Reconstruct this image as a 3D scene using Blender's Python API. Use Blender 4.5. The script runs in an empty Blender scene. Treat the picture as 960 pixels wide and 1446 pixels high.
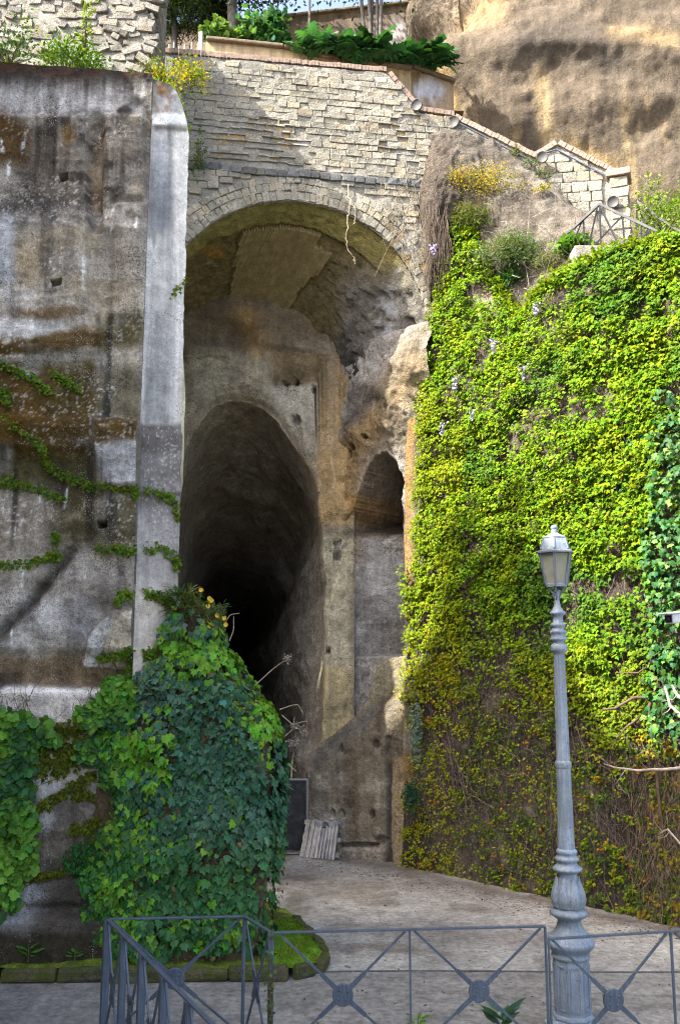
import bpy, bmesh, math, random
import numpy as np
from mathutils import Vector, Matrix

# ------------------------------------------------------------------ camera, sky, sun, exposure
scene = bpy.context.scene
COL = scene.collection
PITCH = math.radians(9.4); FPX = 1300.0; EYE = 3.0
cam_d = bpy.data.cameras.new('camera'); cam = bpy.data.objects.new('camera', cam_d); COL.objects.link(cam)
cam_d.sensor_fit = 'VERTICAL'; cam_d.sensor_height = 36.0; cam_d.lens = 36.0 * FPX / 1446.0
cam_d.clip_start = 0.1; cam_d.clip_end = 2000
cam.location = (0, 0, EYE); cam.rotation_euler = (math.pi / 2 + PITCH, 0, 0)
scene.camera = cam

TO_SUN = Vector((-0.62, -0.31, 0.715)).normalized()
SUN_EL = math.asin(TO_SUN.z); SUN_AZ = math.atan2(TO_SUN.x, TO_SUN.y)
world = bpy.data.worlds.new('World'); scene.world = world; world.use_nodes = True
wn = world.node_tree.nodes; wl = world.node_tree.links
sky = wn.new('ShaderNodeTexSky'); sky.sky_type = 'NISHITA'; sky.sun_disc = False
sky.sun_elevation = SUN_EL; sky.sun_rotation = SUN_AZ
sky.air_density = 0.7; sky.dust_density = 5.0; sky.ozone_density = 0.3
bg = wn['Background']; bg.inputs['Strength'].default_value = 0.15
wl.new(sky.outputs['Color'], bg.inputs['Color'])
sun_d = bpy.data.lights.new('sun', 'SUN'); sun_d.energy = 3.3; sun_d.angle = math.radians(0.55)
sun_d.color = (1.0, 0.955, 0.86)
sun = bpy.data.objects.new('sun', sun_d); COL.objects.link(sun)
sun.rotation_euler = TO_SUN.to_track_quat('Z', 'Y').to_euler(); sun.location = (-20, -10, 30)
vs = scene.view_settings
vs.view_transform = 'Standard'; vs.look = 'None'; vs.gamma = 1.0; vs.use_curve_mapping = False
vs.exposure = 2.3
scene.render.engine = 'CYCLES'
cy = scene.cycles
cy.use_denoising = True
try: cy.denoiser = 'OPENIMAGEDENOISE'
except Exception: pass
try:
    cy.denoising_prefilter = 'NONE'; cy.denoising_input_passes = 'RGB_ALBEDO_NORMAL'
except Exception: pass
cy.max_bounces = 8; cy.diffuse_bounces = 5; cy.glossy_bounces = 2; cy.transmission_bounces = 4; cy.transparent_max_bounces = 4
cy.sample_clamp_indirect = 6.0; cy.filter_width = 1.15
scene.render.film_transparent = False

# ------------------------------------------------------------------ measuring helpers
CT, ST = math.cos(PITCH), math.sin(PITCH)
def atY(px, py, Y):
    u = (px - 480.0) / FPX; v = (723.0 - py) / FPX
    dy = CT - v * ST; dz = ST + v * CT
    return np.array([u * Y / dy, Y, EYE + dz * Y / dy])
def atZ(px, py, z=0.0):
    u = (px - 480.0) / FPX; v = (723.0 - py) / FPX
    dy = CT - v * ST; dz = ST + v * CT
    t = (z - EYE) / dz
    return np.array([u * t, dy * t, z])
def zat(py, Y): return atY(480, py, Y)[2]
def proj(P):
    P = np.asarray(P, float)
    d = P - np.array([0, 0, EYE])
    f = d[..., 1] * CT + d[..., 2] * ST
    w = -d[..., 1] * ST + d[..., 2] * CT
    f = np.maximum(f, 0.05)
    return 480 + FPX * d[..., 0] / f, 723 - FPX * w / f

RS = np.random.RandomState(7)
random.seed(7)
def _hash(ix, iy, iz, seed):
    n = (ix.astype(np.int64) * 73856093) ^ (iy.astype(np.int64) * 19349663) ^ (iz.astype(np.int64) * 83492791) ^ (seed * 2654435761 & 0x7fffffff)
    n = (n ^ (n >> 13)) * 1274126177 & 0x7fffffffffff
    n = (n ^ (n >> 16)) & 0xffffff
    return n / float(0xffffff) * 2 - 1
def vnoise(P, seed=0):
    P = np.asarray(P, float)
    i = np.floor(P).astype(np.int64); f = P - i
    f = f * f * f * (f * (f * 6 - 15) + 10)
    x, y, z = i[..., 0], i[..., 1], i[..., 2]
    r = 0
    for dx in (0, 1):
        wx = f[..., 0] if dx else 1 - f[..., 0]
        for dy in (0, 1):
            wy = f[..., 1] if dy else 1 - f[..., 1]
            for dz in (0, 1):
                wz = f[..., 2] if dz else 1 - f[..., 2]
                r = r + wx * wy * wz * _hash(x + dx, y + dy, z + dz, seed)
    return r
def fbm(P, scale=1.0, octv=4, seed=0, gain=0.5, ridged=False):
    P = np.asarray(P, float) * scale
    a, t, s = 1.0, 0.0, 0.0
    for k in range(octv):
        n = vnoise(P, seed + k * 17)
        if ridged: n = 1 - 2 * np.abs(n)
        t = t + a * n; s += a; a *= gain; P = P * 2.03 + 11.3
    return t / s
def sm(a, b, x):
    t = np.clip((x - a) / (b - a + 1e-9), 0, 1); return t * t * (3 - 2 * t)
class Q:
    """mask shapes over the picture-plan of a surface, with ragged edges"""
    def __init__(s, P, warp=7.0, seed=1, wscale=2.2):
        s.x, s.y = proj(P)
        s.x = s.x + warp * fbm(P, wscale, 4, seed); s.y = s.y + warp * fbm(P, wscale, 4, seed + 50)
    def box(s, x0, y0, x1, y1, e=3):
        return sm(x0 - e, x0 + e, s.x) * (1 - sm(x1 - e, x1 + e, s.x)) * sm(y0 - e, y0 + e, s.y) * (1 - sm(y1 - e, y1 + e, s.y))
    def ell(s, cx, cy_, rx, ry, e=0.3):
        return 1 - sm(1 - e, 1 + e, np.sqrt(((s.x - cx) / rx) ** 2 + ((s.y - cy_) / ry) ** 2))
    def seg(s, x0, y0, x1, y1, w):
        dx, dy = x1 - x0, y1 - y0; L = dx * dx + dy * dy + 1e-9
        t = np.clip(((s.x - x0) * dx + (s.y - y0) * dy) / L, 0, 1)
        return np.exp(-(((s.x - x0 - t * dx) ** 2 + (s.y - y0 - t * dy) ** 2) / (w * w)))
    def line(s, pts, w):
        m = 0
        for a, b in zip(pts[:-1], pts[1:]): m = np.maximum(m, s.seg(*a, *b, w))
        return m
    def poly(s, pts, e=0):
        ins = np.zeros(s.x.shape, bool); n = len(pts)
        for k in range(n):
            (x0, y0), (x1, y1) = pts[k], pts[(k + 1) % n]
            c = ((y0 > s.y) != (y1 > s.y)) & (s.x < (x1 - x0) * (s.y - y0) / (y1 - y0 + 1e-9) + x0)
            ins ^= c
        return ins.astype(float)
def lin(r, g, b):
    f = lambda c: c / 12.92 if c <= 0.04045 else ((c + 0.055) / 1.055) ** 2.4
    return np.array([f(r / 255.0), f(g / 255.0), f(b / 255.0)])
def paint(col, rgb, m):
    return col * (1 - m[..., None]) + np.asarray(rgb) * m[..., None]

# ------------------------------------------------------------------ mesh helpers
def mesh_np(name, V, F, cols=None, smooth=True):
    """V (n,3); F (m,3) or (m,4) index array; cols (n,3)"""
    V = np.ascontiguousarray(V, np.float32).reshape(-1, 3); F = np.ascontiguousarray(F, np.int32)
    me = bpy.data.meshes.new(name); m, k = F.shape
    me.vertices.add(len(V)); me.vertices.foreach_set('co', V.ravel())
    me.loops.add(m * k); me.loops.foreach_set('vertex_index', F.ravel())
    me.polygons.add(m); me.polygons.foreach_set('loop_start', np.arange(0, m * k, k, dtype=np.int32))
    me.update(calc_edges=True)
    if cols is not None:
        a = me.attributes.new('col', 'FLOAT_COLOR', 'POINT')
        c = np.ones((len(V), 4), np.float32); c[:, :3] = np.asarray(cols).reshape(-1, 3); a.data.foreach_set('color', c.ravel())
    me.polygons.foreach_set('use_smooth', np.full(m, smooth, bool))
    return me
def link(name, me, mat=None, parent=None):
    o = bpy.data.objects.new(name, me); COL.objects.link(o)
    if mat and me is not None and not me.materials: me.materials.append(mat)
    if parent is not None:
        o.parent = parent; o.matrix_parent_inverse = Matrix.Translation(-Vector(base_of.get(parent.name, (0, 0, 0))))
    return o
base_of = {}
def thing(name, label, cat, loc=(0, 0, 0), group=None):
    o = bpy.data.objects.new(name, None); COL.objects.link(o); o.location = tuple(float(v) for v in loc)
    o.empty_display_size = 0.2
    o['label'] = label; o['category'] = cat
    if group: o['group'] = group
    base_of[o.name] = tuple(float(v) for v in loc)
    # a thing's base may itself hang under nothing: parts keep world coordinates through the parent inverse
    return o
def tag(o, label, cat, group=None):
    o['label'] = label; o['category'] = cat
    if group: o['group'] = group
    base_of[o.name] = tuple(o.location)
    return o
def struct(o): o['kind'] = 'structure'; base_of[o.name] = tuple(o.location); return o
def stuff(o): o['kind'] = 'stuff'; return o

def grid_faces(nu, nv, keep=None):
    i, j = np.meshgrid(np.arange(nu - 1), np.arange(nv - 1), indexing='ij')
    a = i * nv + j
    F = np.stack([a, a + nv, a + nv + 1, a + 1], -1).reshape(-1, 4)
    if keep is not None: F = F[keep[:-1, :-1].ravel()]
    return F
def grid_normals(P, toward=(0, 0, EYE)):
    du = np.gradient(P, axis=0); dv = np.gradient(P, axis=1)
    n = np.cross(du, dv); n /= np.linalg.norm(n, axis=-1, keepdims=True) + 1e-12
    d = np.asarray(toward) - P
    s = np.sign((n * d).sum(-1).mean()); s = 1 if s == 0 else s
    return n * s
def surf(name, P, cols, mat, parent=None, smooth=True):
    nu, nv = P.shape[:2]
    return link(name, mesh_np(name, P, grid_faces(nu, nv), cols, smooth), mat, parent)
def merge(parts):
    Vs, Fs, Cs, n = [], [], [], 0
    for V, F, C in parts:
        Vs.append(V); Fs.append(F + n); n += len(V)
        if C is not None: Cs.append(C)
    return np.concatenate(Vs), np.concatenate(Fs), (np.concatenate(Cs) if Cs else None)

def tube_np(pts, rad, sides=5, cap=False):
    pts = np.asarray(pts, float); n = len(pts); rad = np.broadcast_to(np.asarray(rad, float), (n,))
    t = np.gradient(pts, axis=0); t /= np.linalg.norm(t, axis=1, keepdims=True) + 1e-9
    ref = np.array([0.13, 0.21, 0.97]) if abs(t[:, 2]).mean() < 0.85 else np.array([0.97, 0.1, 0.2])
    a = np.cross(t, ref); a /= np.linalg.norm(a, axis=1, keepdims=True) + 1e-9
    b = np.cross(t, a)
    ang = np.arange(sides) * 2 * math.pi / sides
    V = pts[:, None] + rad[:, None, None] * (np.cos(ang)[None, :, None] * a[:, None] + np.sin(ang)[None, :, None] * b[:, None])
    i, j = np.meshgrid(np.arange(n - 1), np.arange(sides), indexing='ij')
    j2 = (j + 1) % sides
    F = np.stack([i * sides + j, i * sides + j2, (i + 1) * sides + j2, (i + 1) * sides + j], -1).reshape(-1, 4)
    return V.reshape(-1, 3), F
def tubes(name, lines, mat, parent=None, sides=5, cols=None):
    """lines: list of (pts, radius)"""
    parts = []
    for k, (p, r) in enumerate(lines):
        V, F = tube_np(p, r, sides)
        C = None if cols is None else np.broadcast_to(np.asarray(cols[k] if isinstance(cols, list) else cols, float), (len(V), 3))
        parts.append((V, F, C))
    V, F, C = merge(parts)
    return link(name, mesh_np(name, V, F, C), mat, parent)
def box_np(c, U, W, H, su, sw, sh, taper=1.0):
    """box centred on c, axes U W H (unit), full sizes"""
    c, U, W, H = (np.asarray(v, float) for v in (c, U, W, H))
    V = []
    for z in (-.5, .5):
        k = taper if z > 0 else 1.0
        for x, y in ((-.5, -.5), (.5, -.5), (.5, .5), (-.5, .5)):
            V.append(c + U * x * su * k + W * y * sw * k + H * z * sh)
    F = np.array([[0, 3, 2, 1], [4, 5, 6, 7], [0, 1, 5, 4], [1, 2, 6, 5], [2, 3, 7, 6], [3, 0, 4, 7]])
    return np.array(V), F
def beam_np(p, q, w, h, up=(0, 0, 1)):
    p, q, up = (np.asarray(v, float) for v in (p, q, up))
    d = q - p; L = np.linalg.norm(d); d = d / L
    s = np.cross(d, up); s /= np.linalg.norm(s) + 1e-9; u = np.cross(s, d)
    return box_np((p + q) / 2, s, u, d, w, h, L)
def solid(name, parts, mat, parent=None, bevel=0.0, smooth=False, cols=None):
    V, F, C = merge([(v, f, None) for v, f in parts])
    C = None if cols is None else np.broadcast_to(np.asarray(cols, float), (len(V), 3))
    me = mesh_np(name, V, F, C, smooth)
    o = link(name, me, mat, parent)
    if bevel:
        md = o.modifiers.new('bevel', 'BEVEL'); md.width = bevel; md.segments = 2; md.limit_method = 'ANGLE'
    return o
def lathe_np(prof, c, sides=24, flute=None, poly=None):
    """prof [(z, r)], centre (x, y); flute(z, ang)->scale"""
    c = np.asarray(c, float); ang = np.arange(sides) * 2 * math.pi / sides + (math.pi / sides if poly else 0)
    V = []
    for z, r in prof:
        k = np.ones(sides) if flute is None else np.array([flute(z, a) for a in ang])
        V.append(np.stack([c[0] + r * k * np.cos(ang), c[1] + r * k * np.sin(ang), np.full(sides, z)], -1))
    V = np.concatenate(V); n = len(prof)
    i, j = np.meshgrid(np.arange(n - 1), np.arange(sides), indexing='ij'); j2 = (j + 1) % sides
    F = np.stack([i * sides + j, i * sides + j2, (i + 1) * sides + j2, (i + 1) * sides + j], -1).reshape(-1, 4)
    return V, F
def prism_np(pts, off):
    """closed polygon pts (n,3) extruded by off -> triangles-as-quads fan"""
    pts = np.asarray(pts, float); off = np.asarray(off, float); n = len(pts)
    V = np.concatenate([pts, pts + off, [pts.mean(0)], [pts.mean(0) + off]])
    F = []
    for k in range(n):
        k2 = (k + 1) % n
        F.append([k, k2, n + k2, n + k]); F.append([2 * n, k2, k, k]); F.append([2 * n + 1, n + k, n + k2, n + k2])
    F = np.array(F)
    return V, F
def tri_fix(F):   # a quad list may hold degenerate quads; split them into triangles
    out = []
    for f in F:
        g = list(dict.fromkeys(f.tolist()))
        if len(g) == 4: out += [[g[0], g[1], g[2]], [g[0], g[2], g[3]]]
        elif len(g) == 3: out.append(g)
    return np.array(out)
# ------------------------------------------------------------------ materials (procedural)
def new_mat(name):
    m = bpy.data.materials.new(name); m.use_nodes = True
    nt = m.node_tree; p = nt.nodes['Principled BSDF']
    return m, nt.nodes, nt.links, p
def nd(n, kind, **kw):
    x = n.new(kind)
    for k, v in kw.items():
        if k in x.inputs: x.inputs[k].default_value = v
        else: setattr(x, k, v)
    return x
def noise(n, l, co, scale, detail=6.0, rough=0.6):
    t = n.new('ShaderNodeTexNoise'); t.inputs['Scale'].default_value = scale; t.inputs['Detail'].default_value = detail
    t.inputs['Roughness'].default_value = rough; l.new(co, t.inputs['Vector']); return t.outputs['Fac']
def mrange(n, l, v, a, b, c, d):
    t = n.new('ShaderNodeMapRange'); l.new(v, t.inputs['Value'])
    for k, x in zip(('From Min', 'From Max', 'To Min', 'To Max'), (a, b, c, d)): t.inputs[k].default_value = x
    return t.outputs['Result']
def mathn(n, l, op, a, b):
    t = n.new('ShaderNodeMath'); t.operation = op
    for k, x in enumerate((a, b)):
        if isinstance(x, (int, float)): t.inputs[k].default_value = x
        else: l.new(x, t.inputs[k])
    return t.outputs[0]
def mixc(n, l, fac, a, b, mode='MIX'):
    t = n.new('ShaderNodeMix'); t.data_type = 'RGBA'; t.blend_type = mode; t.clamp_factor = True
    if isinstance(fac, (int, float)): t.inputs['Factor'].default_value = fac
    else: l.new(fac, t.inputs['Factor'])
    for k, x in (('A', a), ('B', b)):
        s = [i for i in t.inputs if i.name == k and i.type == 'RGBA'][0]
        if hasattr(x, 'links'): l.new(x, s)
        else: s.default_value = (float(x[0]), float(x[1]), float(x[2]), 1)
    return [o for o in t.outputs if o.type == 'RGBA'][0]
def rock_mat(name, base=None, amp=0.35, scale=5.0, fine=0.25, bump=0.5, bscale=14.0, bdist=0.03, rough=0.9,
             specks=None, pits=None, objrand=0.0, streak=0.0, dark=None, mid=0.2, wash=None):
    """colour from the 'col' attribute (or base), broken up at several scales, with real bump"""
    m, n, l, p = new_mat(name)
    co = n.new('ShaderNodeNewGeometry').outputs['Position']
    if base is None:
        a = n.new('ShaderNodeAttribute'); a.attribute_name = 'col'; c = a.outputs['Color']
    else:
        r = n.new('ShaderNodeRGB'); r.outputs[0].default_value = (*[float(x) for x in base], 1); c = r.outputs[0]
    n1 = noise(n, l, co, scale, 9.0, 0.65); n2 = noise(n, l, co, scale * 13, 5.0, 0.7)
    f = mathn(n, l, 'MULTIPLY', mrange(n, l, n1, .3, .7, 1 - amp, 1 + amp), mrange(n, l, n2, .25, .75, 1 - fine, 1 + fine))
    if mid: f = mathn(n, l, 'MULTIPLY', f, mrange(n, l, noise(n, l, co, scale * 4.3, 4.0, .75), .32, .68, 1 - mid, 1 + mid))
    if streak:
        mp = n.new('ShaderNodeMapping'); mp.inputs['Scale'].default_value = (9, 9, 0.5); l.new(co, mp.inputs['Vector'])
        n3 = noise(n, l, mp.outputs[0], 1.0, 5.0, 0.6)
        f = mathn(n, l, 'MULTIPLY', f, mrange(n, l, n3, .35, .65, 1 - streak, 1 + streak))
    if objrand:
        oi = n.new('ShaderNodeObjectInfo')
        f = mathn(n, l, 'MULTIPLY', f, mrange(n, l, oi.outputs['Random'], 0, 1, 1 - objrand, 1 + objrand))
    t = n.new('ShaderNodeVectorMath'); t.operation = 'SCALE'; l.new(c, t.inputs[0]); l.new(f, t.inputs['Scale']); c = t.outputs[0]
    if objrand:
        h = n.new('ShaderNodeMath'); h.operation = 'FRACT'; h2 = mathn(n, l, 'MULTIPLY', oi.outputs['Random'], 7.31); l.new(h2, h.inputs[0])
        warm = mixc(n, l, mrange(n, l, h.outputs[0], .5, 1, 0, .55), (1, 1, 1), (1.06, .90, .66)); c = mixc(n, l, 1.0, c, warm, 'MULTIPLY')
    if specks:
        amt, rgb, sc = specks
        s1 = noise(n, l, co, sc, 3.0, 0.6); s2 = noise(n, l, co, 2.3, 3.0, 0.6)
        thr = mathn(n, l, 'ADD', s1, mrange(n, l, s2, .35, .65, -.12, .06))
        c = mixc(n, l, mrange(n, l, thr, .70 - amt, .75 - amt, 0, .85), c, rgb)
    if wash:
        sc, rgb, amt = wash
        w1 = noise(n, l, co, sc, 7.0, .68)
        c = mixc(n, l, mrange(n, l, w1, .42, .62, 0, amt), c, rgb)
    if dark:
        amt, sc, rgb = dark
        s1 = noise(n, l, co, sc, 4.0, 0.7); s2 = noise(n, l, co, 1.7, 4.0, 0.6)
        thr = mathn(n, l, 'ADD', s1, mrange(n, l, s2, .35, .65, -.10, .07))
        c = mixc(n, l, mrange(n, l, thr, .62 - amt, .70 - amt, 0, .8), c, rgb)
    if pits:
        amt, sc = pits
        v = n.new('ShaderNodeTexNoise'); v.inputs['Scale'].default_value = sc; v.inputs['Detail'].default_value = 3; l.new(co, v.inputs['Vector'])
        pm = mrange(n, l, v.outputs['Fac'], .30 + amt, .24 + amt, 0, 1)
    l.new(c, p.inputs['Base Color']); p.inputs['Roughness'].default_value = rough
    p.inputs['Specular IOR Level'].default_value = 0.25
    h = mathn(n, l, 'ADD', noise(n, l, co, bscale, 12.0, 0.7), mathn(n, l, 'MULTIPLY', noise(n, l, co, bscale * 6, 6.0, 0.7), 0.35))
    if pits: h = mathn(n, l, 'SUBTRACT', h, mathn(n, l, 'MULTIPLY', pm, 0.6))
    b = n.new('ShaderNodeBump'); b.inputs['Strength'].default_value = bump; b.inputs['Distance'].default_value = bdist
    l.new(h, b.inputs['Height']); l.new(b.outputs['Normal'], p.inputs['Normal'])
    return m
def leaf_mat(name, trans=0.30, rough=0.45, spec=0.35):
    m, n, l, p = new_mat(name)
    a = n.new('ShaderNodeAttribute'); a.attribute_name = 'col'
    co = n.new('ShaderNodeNewGeometry').outputs['Position']
    f = mrange(n, l, noise(n, l, co, 60, 3.0), .3, .7, .8, 1.2)
    t = n.new('ShaderNodeVectorMath'); t.operation = 'SCALE'; l.new(a.outputs['Color'], t.inputs[0]); l.new(f, t.inputs['Scale'])
    l.new(t.outputs[0], p.inputs['Base Color']); p.inputs['Roughness'].default_value = rough; p.inputs['Specular IOR Level'].default_value = spec
    tr = n.new('ShaderNodeBsdfTranslucent')
    w = mixc(n, l, 1.0, t.outputs[0], (1.25, 1.15, 0.45), 'MULTIPLY'); l.new(w, tr.inputs['Color'])
    mx = n.new('ShaderNodeMixShader'); mx.inputs[0].default_value = trans
    l.new(p.outputs[0], mx.inputs[1]); l.new(tr.outputs[0], mx.inputs[2])
    l.new(mx.outputs[0], n['Material Output'].inputs['Surface'])
    return m
def paint_mat(name, rgb, worn=(.30, .32, .30), amt=0.5, rough=0.5, metal=0.0, streak=True, bump=0.15, green=None):
    m, n, l, p = new_mat(name)
    co = n.new('ShaderNodeNewGeometry').outputs['Position']
    n1 = noise(n, l, co, 9, 8.0, .7)
    c = mixc(n, l, mrange(n, l, n1, .45, .75, 0, amt), rgb, worn)
    if streak:
        mp = n.new('ShaderNodeMapping'); mp.inputs['Scale'].default_value = (55, 55, 3.0); l.new(co, mp.inputs['Vector'])
        c = mixc(n, l, mrange(n, l, noise(n, l, mp.outputs[0], 1.0, 6.0, .7), .47, .62, 0, .75), c, [v * 1.75 for v in rgb])
    if green is not None:
        c = mixc(n, l, mrange(n, l, noise(n, l, co, 4.0, 6.0, .7), .52, .68, 0, .6), c, green)
    n2 = noise(n, l, co, 70, 4.0, .7)
    c = mixc(n, l, mrange(n, l, n2, .54, .70, 0, .6), c, [v * .42 for v in rgb])
    n4 = noise(n, l, co, 26, 6.0, .75)
    c = mixc(n, l, mrange(n, l, n4, .57, .67, 0, .8), c, (.10, .068, .045))
    c = mixc(n, l, mrange(n, l, noise(n, l, co, 41, 5.0, .7), .60, .68, 0, .6), c, [min(.6, v * 1.7) for v in rgb])
    c = mixc(n, l, mrange(n, l, noise(n, l, co, 3.1, 5.0, .7), .4, .65, 0, .45), c, [v * .62 for v in rgb])
    l.new(c, p.inputs['Base Color']); p.inputs['Metallic'].default_value = metal
    l.new(mrange(n, l, n1, .3, .7, rough - .1, rough + .15), p.inputs['Roughness'])
    b = n.new('ShaderNodeBump'); b.inputs['Strength'].default_value = bump; b.inputs['Distance'].default_value = .004
    l.new(n2, b.inputs['Height']); l.new(b.outputs['Normal'], p.inputs['Normal'])
    return m
M = {}
M['wall'] = rock_mat('stained_concrete', amp=.38, scale=6, fine=.45, mid=.3, bump=.9, bscale=22, bdist=.035, specks=(.045, lin(196, 194, 184) / .75, 85), pits=(.04, 60), streak=.2, dark=(.05, 48, lin(52, 48, 42)))
M['plaster'] = rock_mat('pale_plaster', amp=.2, scale=5, fine=.26, mid=.18, dark=(.03, 70, lin(84, 82, 78)), bump=.35, bscale=30, bdist=.012, pits=(.0, 50), streak=.22)
M['cave'] = rock_mat('tuff_rock', amp=.32, scale=4, fine=.38, mid=.28, bump=1.0, bscale=9, bdist=.08, pits=(.04, 34), streak=.16, dark=(.02, 22, (.07, .06, .05)))
M['crust'] = rock_mat('crusted_vault', amp=.45, scale=7, fine=.45, bump=1.0, bscale=16, bdist=.07, specks=(.03, lin(150, 145, 135), 26))
M['cliff'] = rock_mat('cliff_rock', amp=.26, scale=1.6, fine=.24, mid=.2, bump=.8, bscale=4, bdist=.08, pits=(.03, 30), streak=.2, dark=(.02, 14, (.06, .05, .04)))
M['earth'] = rock_mat('earth_rock', amp=.35, scale=4, fine=.4, mid=.3, bump=1.0, bscale=12, bdist=.08, dark=(.03, 26, (.06, .055, .05)), specks=(.02, (.36, .34, .30), 40))
M['mortar'] = rock_mat('mortar', base=(.32, .305, .26), amp=.35, scale=3, fine=.35, mid=.3, bump=1.0, bscale=24, bdist=.04, dark=(.0, 40, (.08, .075, .065)), wash=(1.6, (.225, .212, .18), .7))
M['block'] = rock_mat('tuff_block', base=(.35, .328, .262), amp=.34, scale=2.2, fine=.32, mid=.26, bump=1.0, bscale=24, bdist=.04, objrand=.16, specks=(.04, (.46, .455, .42), 34), dark=(.04, 30, (.10, .095, .085)), wash=(1.6, (.262, .250, .212), .7))
M['eroded'] = rock_mat('eroded_tuff', base=(.33, .25, .135), amp=.30, scale=7, fine=.25, bump=.8, bscale=22, bdist=.03, objrand=.25)
M['darkstone'] = rock_mat('dark_string_stone', base=(.11, .115, .115), amp=.4, scale=7, fine=.4, bump=.8, bscale=22, bdist=.02, objrand=.3, specks=(.02, (.3, .3, .27), 35))
M['brick'] = rock_mat('coping_brick', base=(.29, .215, .17), amp=.4, scale=16, fine=.3, bump=.6, bscale=40, bdist=.01, specks=(.03, (.38, .36, .32), 50))
M['vaultbrick'] = rock_mat('vault_brick', base=(.20, .155, .07), amp=.3, scale=8, fine=.3, bump=.6, bscale=40, bdist=.01)
M['rubble'] = rock_mat('rubble_stone', base=(.25, .24, .21), amp=.4, scale=4, fine=.4, mid=.35, bump=1.0, bscale=20, bdist=.05, objrand=.28, dark=(.03, 30, (.06, .06, .05)))
M['ground'] = rock_mat('asphalt', base=(.215, .205, .183), amp=.30, scale=1.1, fine=.5, mid=.3, bump=.5, bscale=60, bdist=.008, specks=(-.02, (.30, .29, .26), 120))
M['apron'] = rock_mat('concrete_apron', amp=.26, scale=1.4, fine=.42, mid=.28, dark=(.02, 45, (.07, .065, .055)), bump=.6, bscale=50, bdist=.008, pits=(.02, 55))
M['moss'] = rock_mat('mossy_kerb', amp=.4, scale=9, fine=.5, bump=.9, bscale=40, bdist=.02)
M['leaf'] = leaf_mat('creeper_leaf', trans=.36, rough=.6, spec=.08)
M['ivy'] = leaf_mat('ivy_leaf', trans=.22, rough=.5, spec=.2)
M['twig'] = rock_mat('twig_bark', amp=.3, scale=12, fine=.3, bump=.4, bscale=60, bdist=.004)
M['bark'] = rock_mat('tree_bark', base=(.11, .10, .09), amp=.3, scale=8, fine=.3, bump=.9, bscale=30, bdist=.03)
M['lamp'] = paint_mat('lamp_post_paint', (.185, .232, .285), worn=(.34, .36, .36), amt=.8, rough=.5, green=(.23, .27, .22))
M['fence'] = paint_mat('railing_paint', (.075, .10, .135), worn=(.16, .17, .18), amt=.4, rough=.45, metal=.2)
M['dullmetal'] = paint_mat('galvanised_metal', (.22, .23, .24), worn=(.17, .16, .15), amt=.5, rough=.5, metal=.3)
M['disc'] = paint_mat('floodlight_casing', (.07, .068, .07), worn=(.11, .10, .09), amt=.5, rough=.6)
M['wood'] = rock_mat('weathered_board', base=(.34, .33, .31), amp=.3, scale=9, fine=.35, bump=.5, bscale=30, bdist=.006, streak=.3, objrand=.15)
M['white'] = paint_mat('camera_shell', (.62, .63, .64), worn=(.5, .5, .48), amt=.3, rough=.35, streak=False)
M['black'] = paint_mat('dark_plastic', (.02, .02, .022), worn=(.05, .05, .05), amt=.3, rough=.25, streak=False)
def glass_mat():
    m, n, l, p = new_mat('frosted_lantern_glass')
    co = n.new('ShaderNodeNewGeometry').outputs['Position']
    c = mixc(n, l, mrange(n, l, noise(n, l, co, 14, 5.0), .4, .7, 0, 1), (.72, .71, .60), (.58, .58, .50))
    l.new(c, p.inputs['Base Color']); p.inputs['Roughness'].default_value = .3; p.inputs['Transmission Weight'].default_value = .75
    p.inputs['IOR'].default_value = 1.1
    return m
M['glass'] = glass_mat()
def petal(name, rgb):
    m, n, l, p = new_mat(name)
    co = n.new('ShaderNodeNewGeometry').outputs['Position']
    c = mixc(n, l, mrange(n, l, noise(n, l, co, 40, 3.0), .3, .7, 0, 1), rgb, [v * .6 for v in rgb])
    l.new(c, p.inputs['Base Color']); p.inputs['Roughness'].default_value = .6
    return m
M['yellow'] = petal('yellow_petal', (.75, .50, .02)); M['lilac'] = petal('lilac_petal', (.42, .36, .62))

# ------------------------------------------------------------------ foliage helpers
def mirror_leaf(half, fold=0.12, curl=0.15):
    """half outline from base (0,0) to tip (0,1); returns verts, tris"""
    r = [(x, y) for x, y in half]; lft = [(-x, y) for x, y in half[1:-1]][::-1]
    ring = r + lft; n = len(ring)
    V = [(x, y, -fold * abs(x) * 1.6 - curl * y * y) for x, y in ring] + [(0, .38, -curl * .15)]
    F = [(n, k, (k + 1) % n) for k in range(n)]
    return np.array(V), np.array(F)
LEAF = {
    'ivy': mirror_leaf([(0, 0), (.22, -.12), (.52, .08), (.37, .32), (.43, .56), (.19, .62), (0, 1.0)]),
    'grape': mirror_leaf([(0, 0), (.28, -.16), (.56, .10), (.46, .32), (.58, .52), (.30, .64), (.26, .82), (0, 1.0)], fold=.18),
    'creeper': mirror_leaf([(0, 0), (.26, .02), (.50, .40), (.22, .46), (0, 1.0)], fold=.22, curl=.2),
    'oval': mirror_leaf([(0, 0), (.20, .25), (.22, .6), (0, 1.0)], fold=.25, curl=.25),
    'blade': mirror_leaf([(0, 0), (.06, .2), (.05, .65), (0, 1.0)], fold=.3, curl=.45),
    'lobed': mirror_leaf([(0, 0), (.34, -.10), (.16, .10), (.50, .16), (.20, .27), (.52, .42), (.19, .46), (.44, .66), (.15, .66), (.24, .86), (0, 1.0)], fold=.2, curl=.35),
    'petal': mirror_leaf([(0, 0), (.38, .3), (.38, .7), (0, 1.0)], fold=.1, curl=.1),
}
def unit(a): return a / (np.linalg.norm(a, axis=-1, keepdims=True) + 1e-9)
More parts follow.
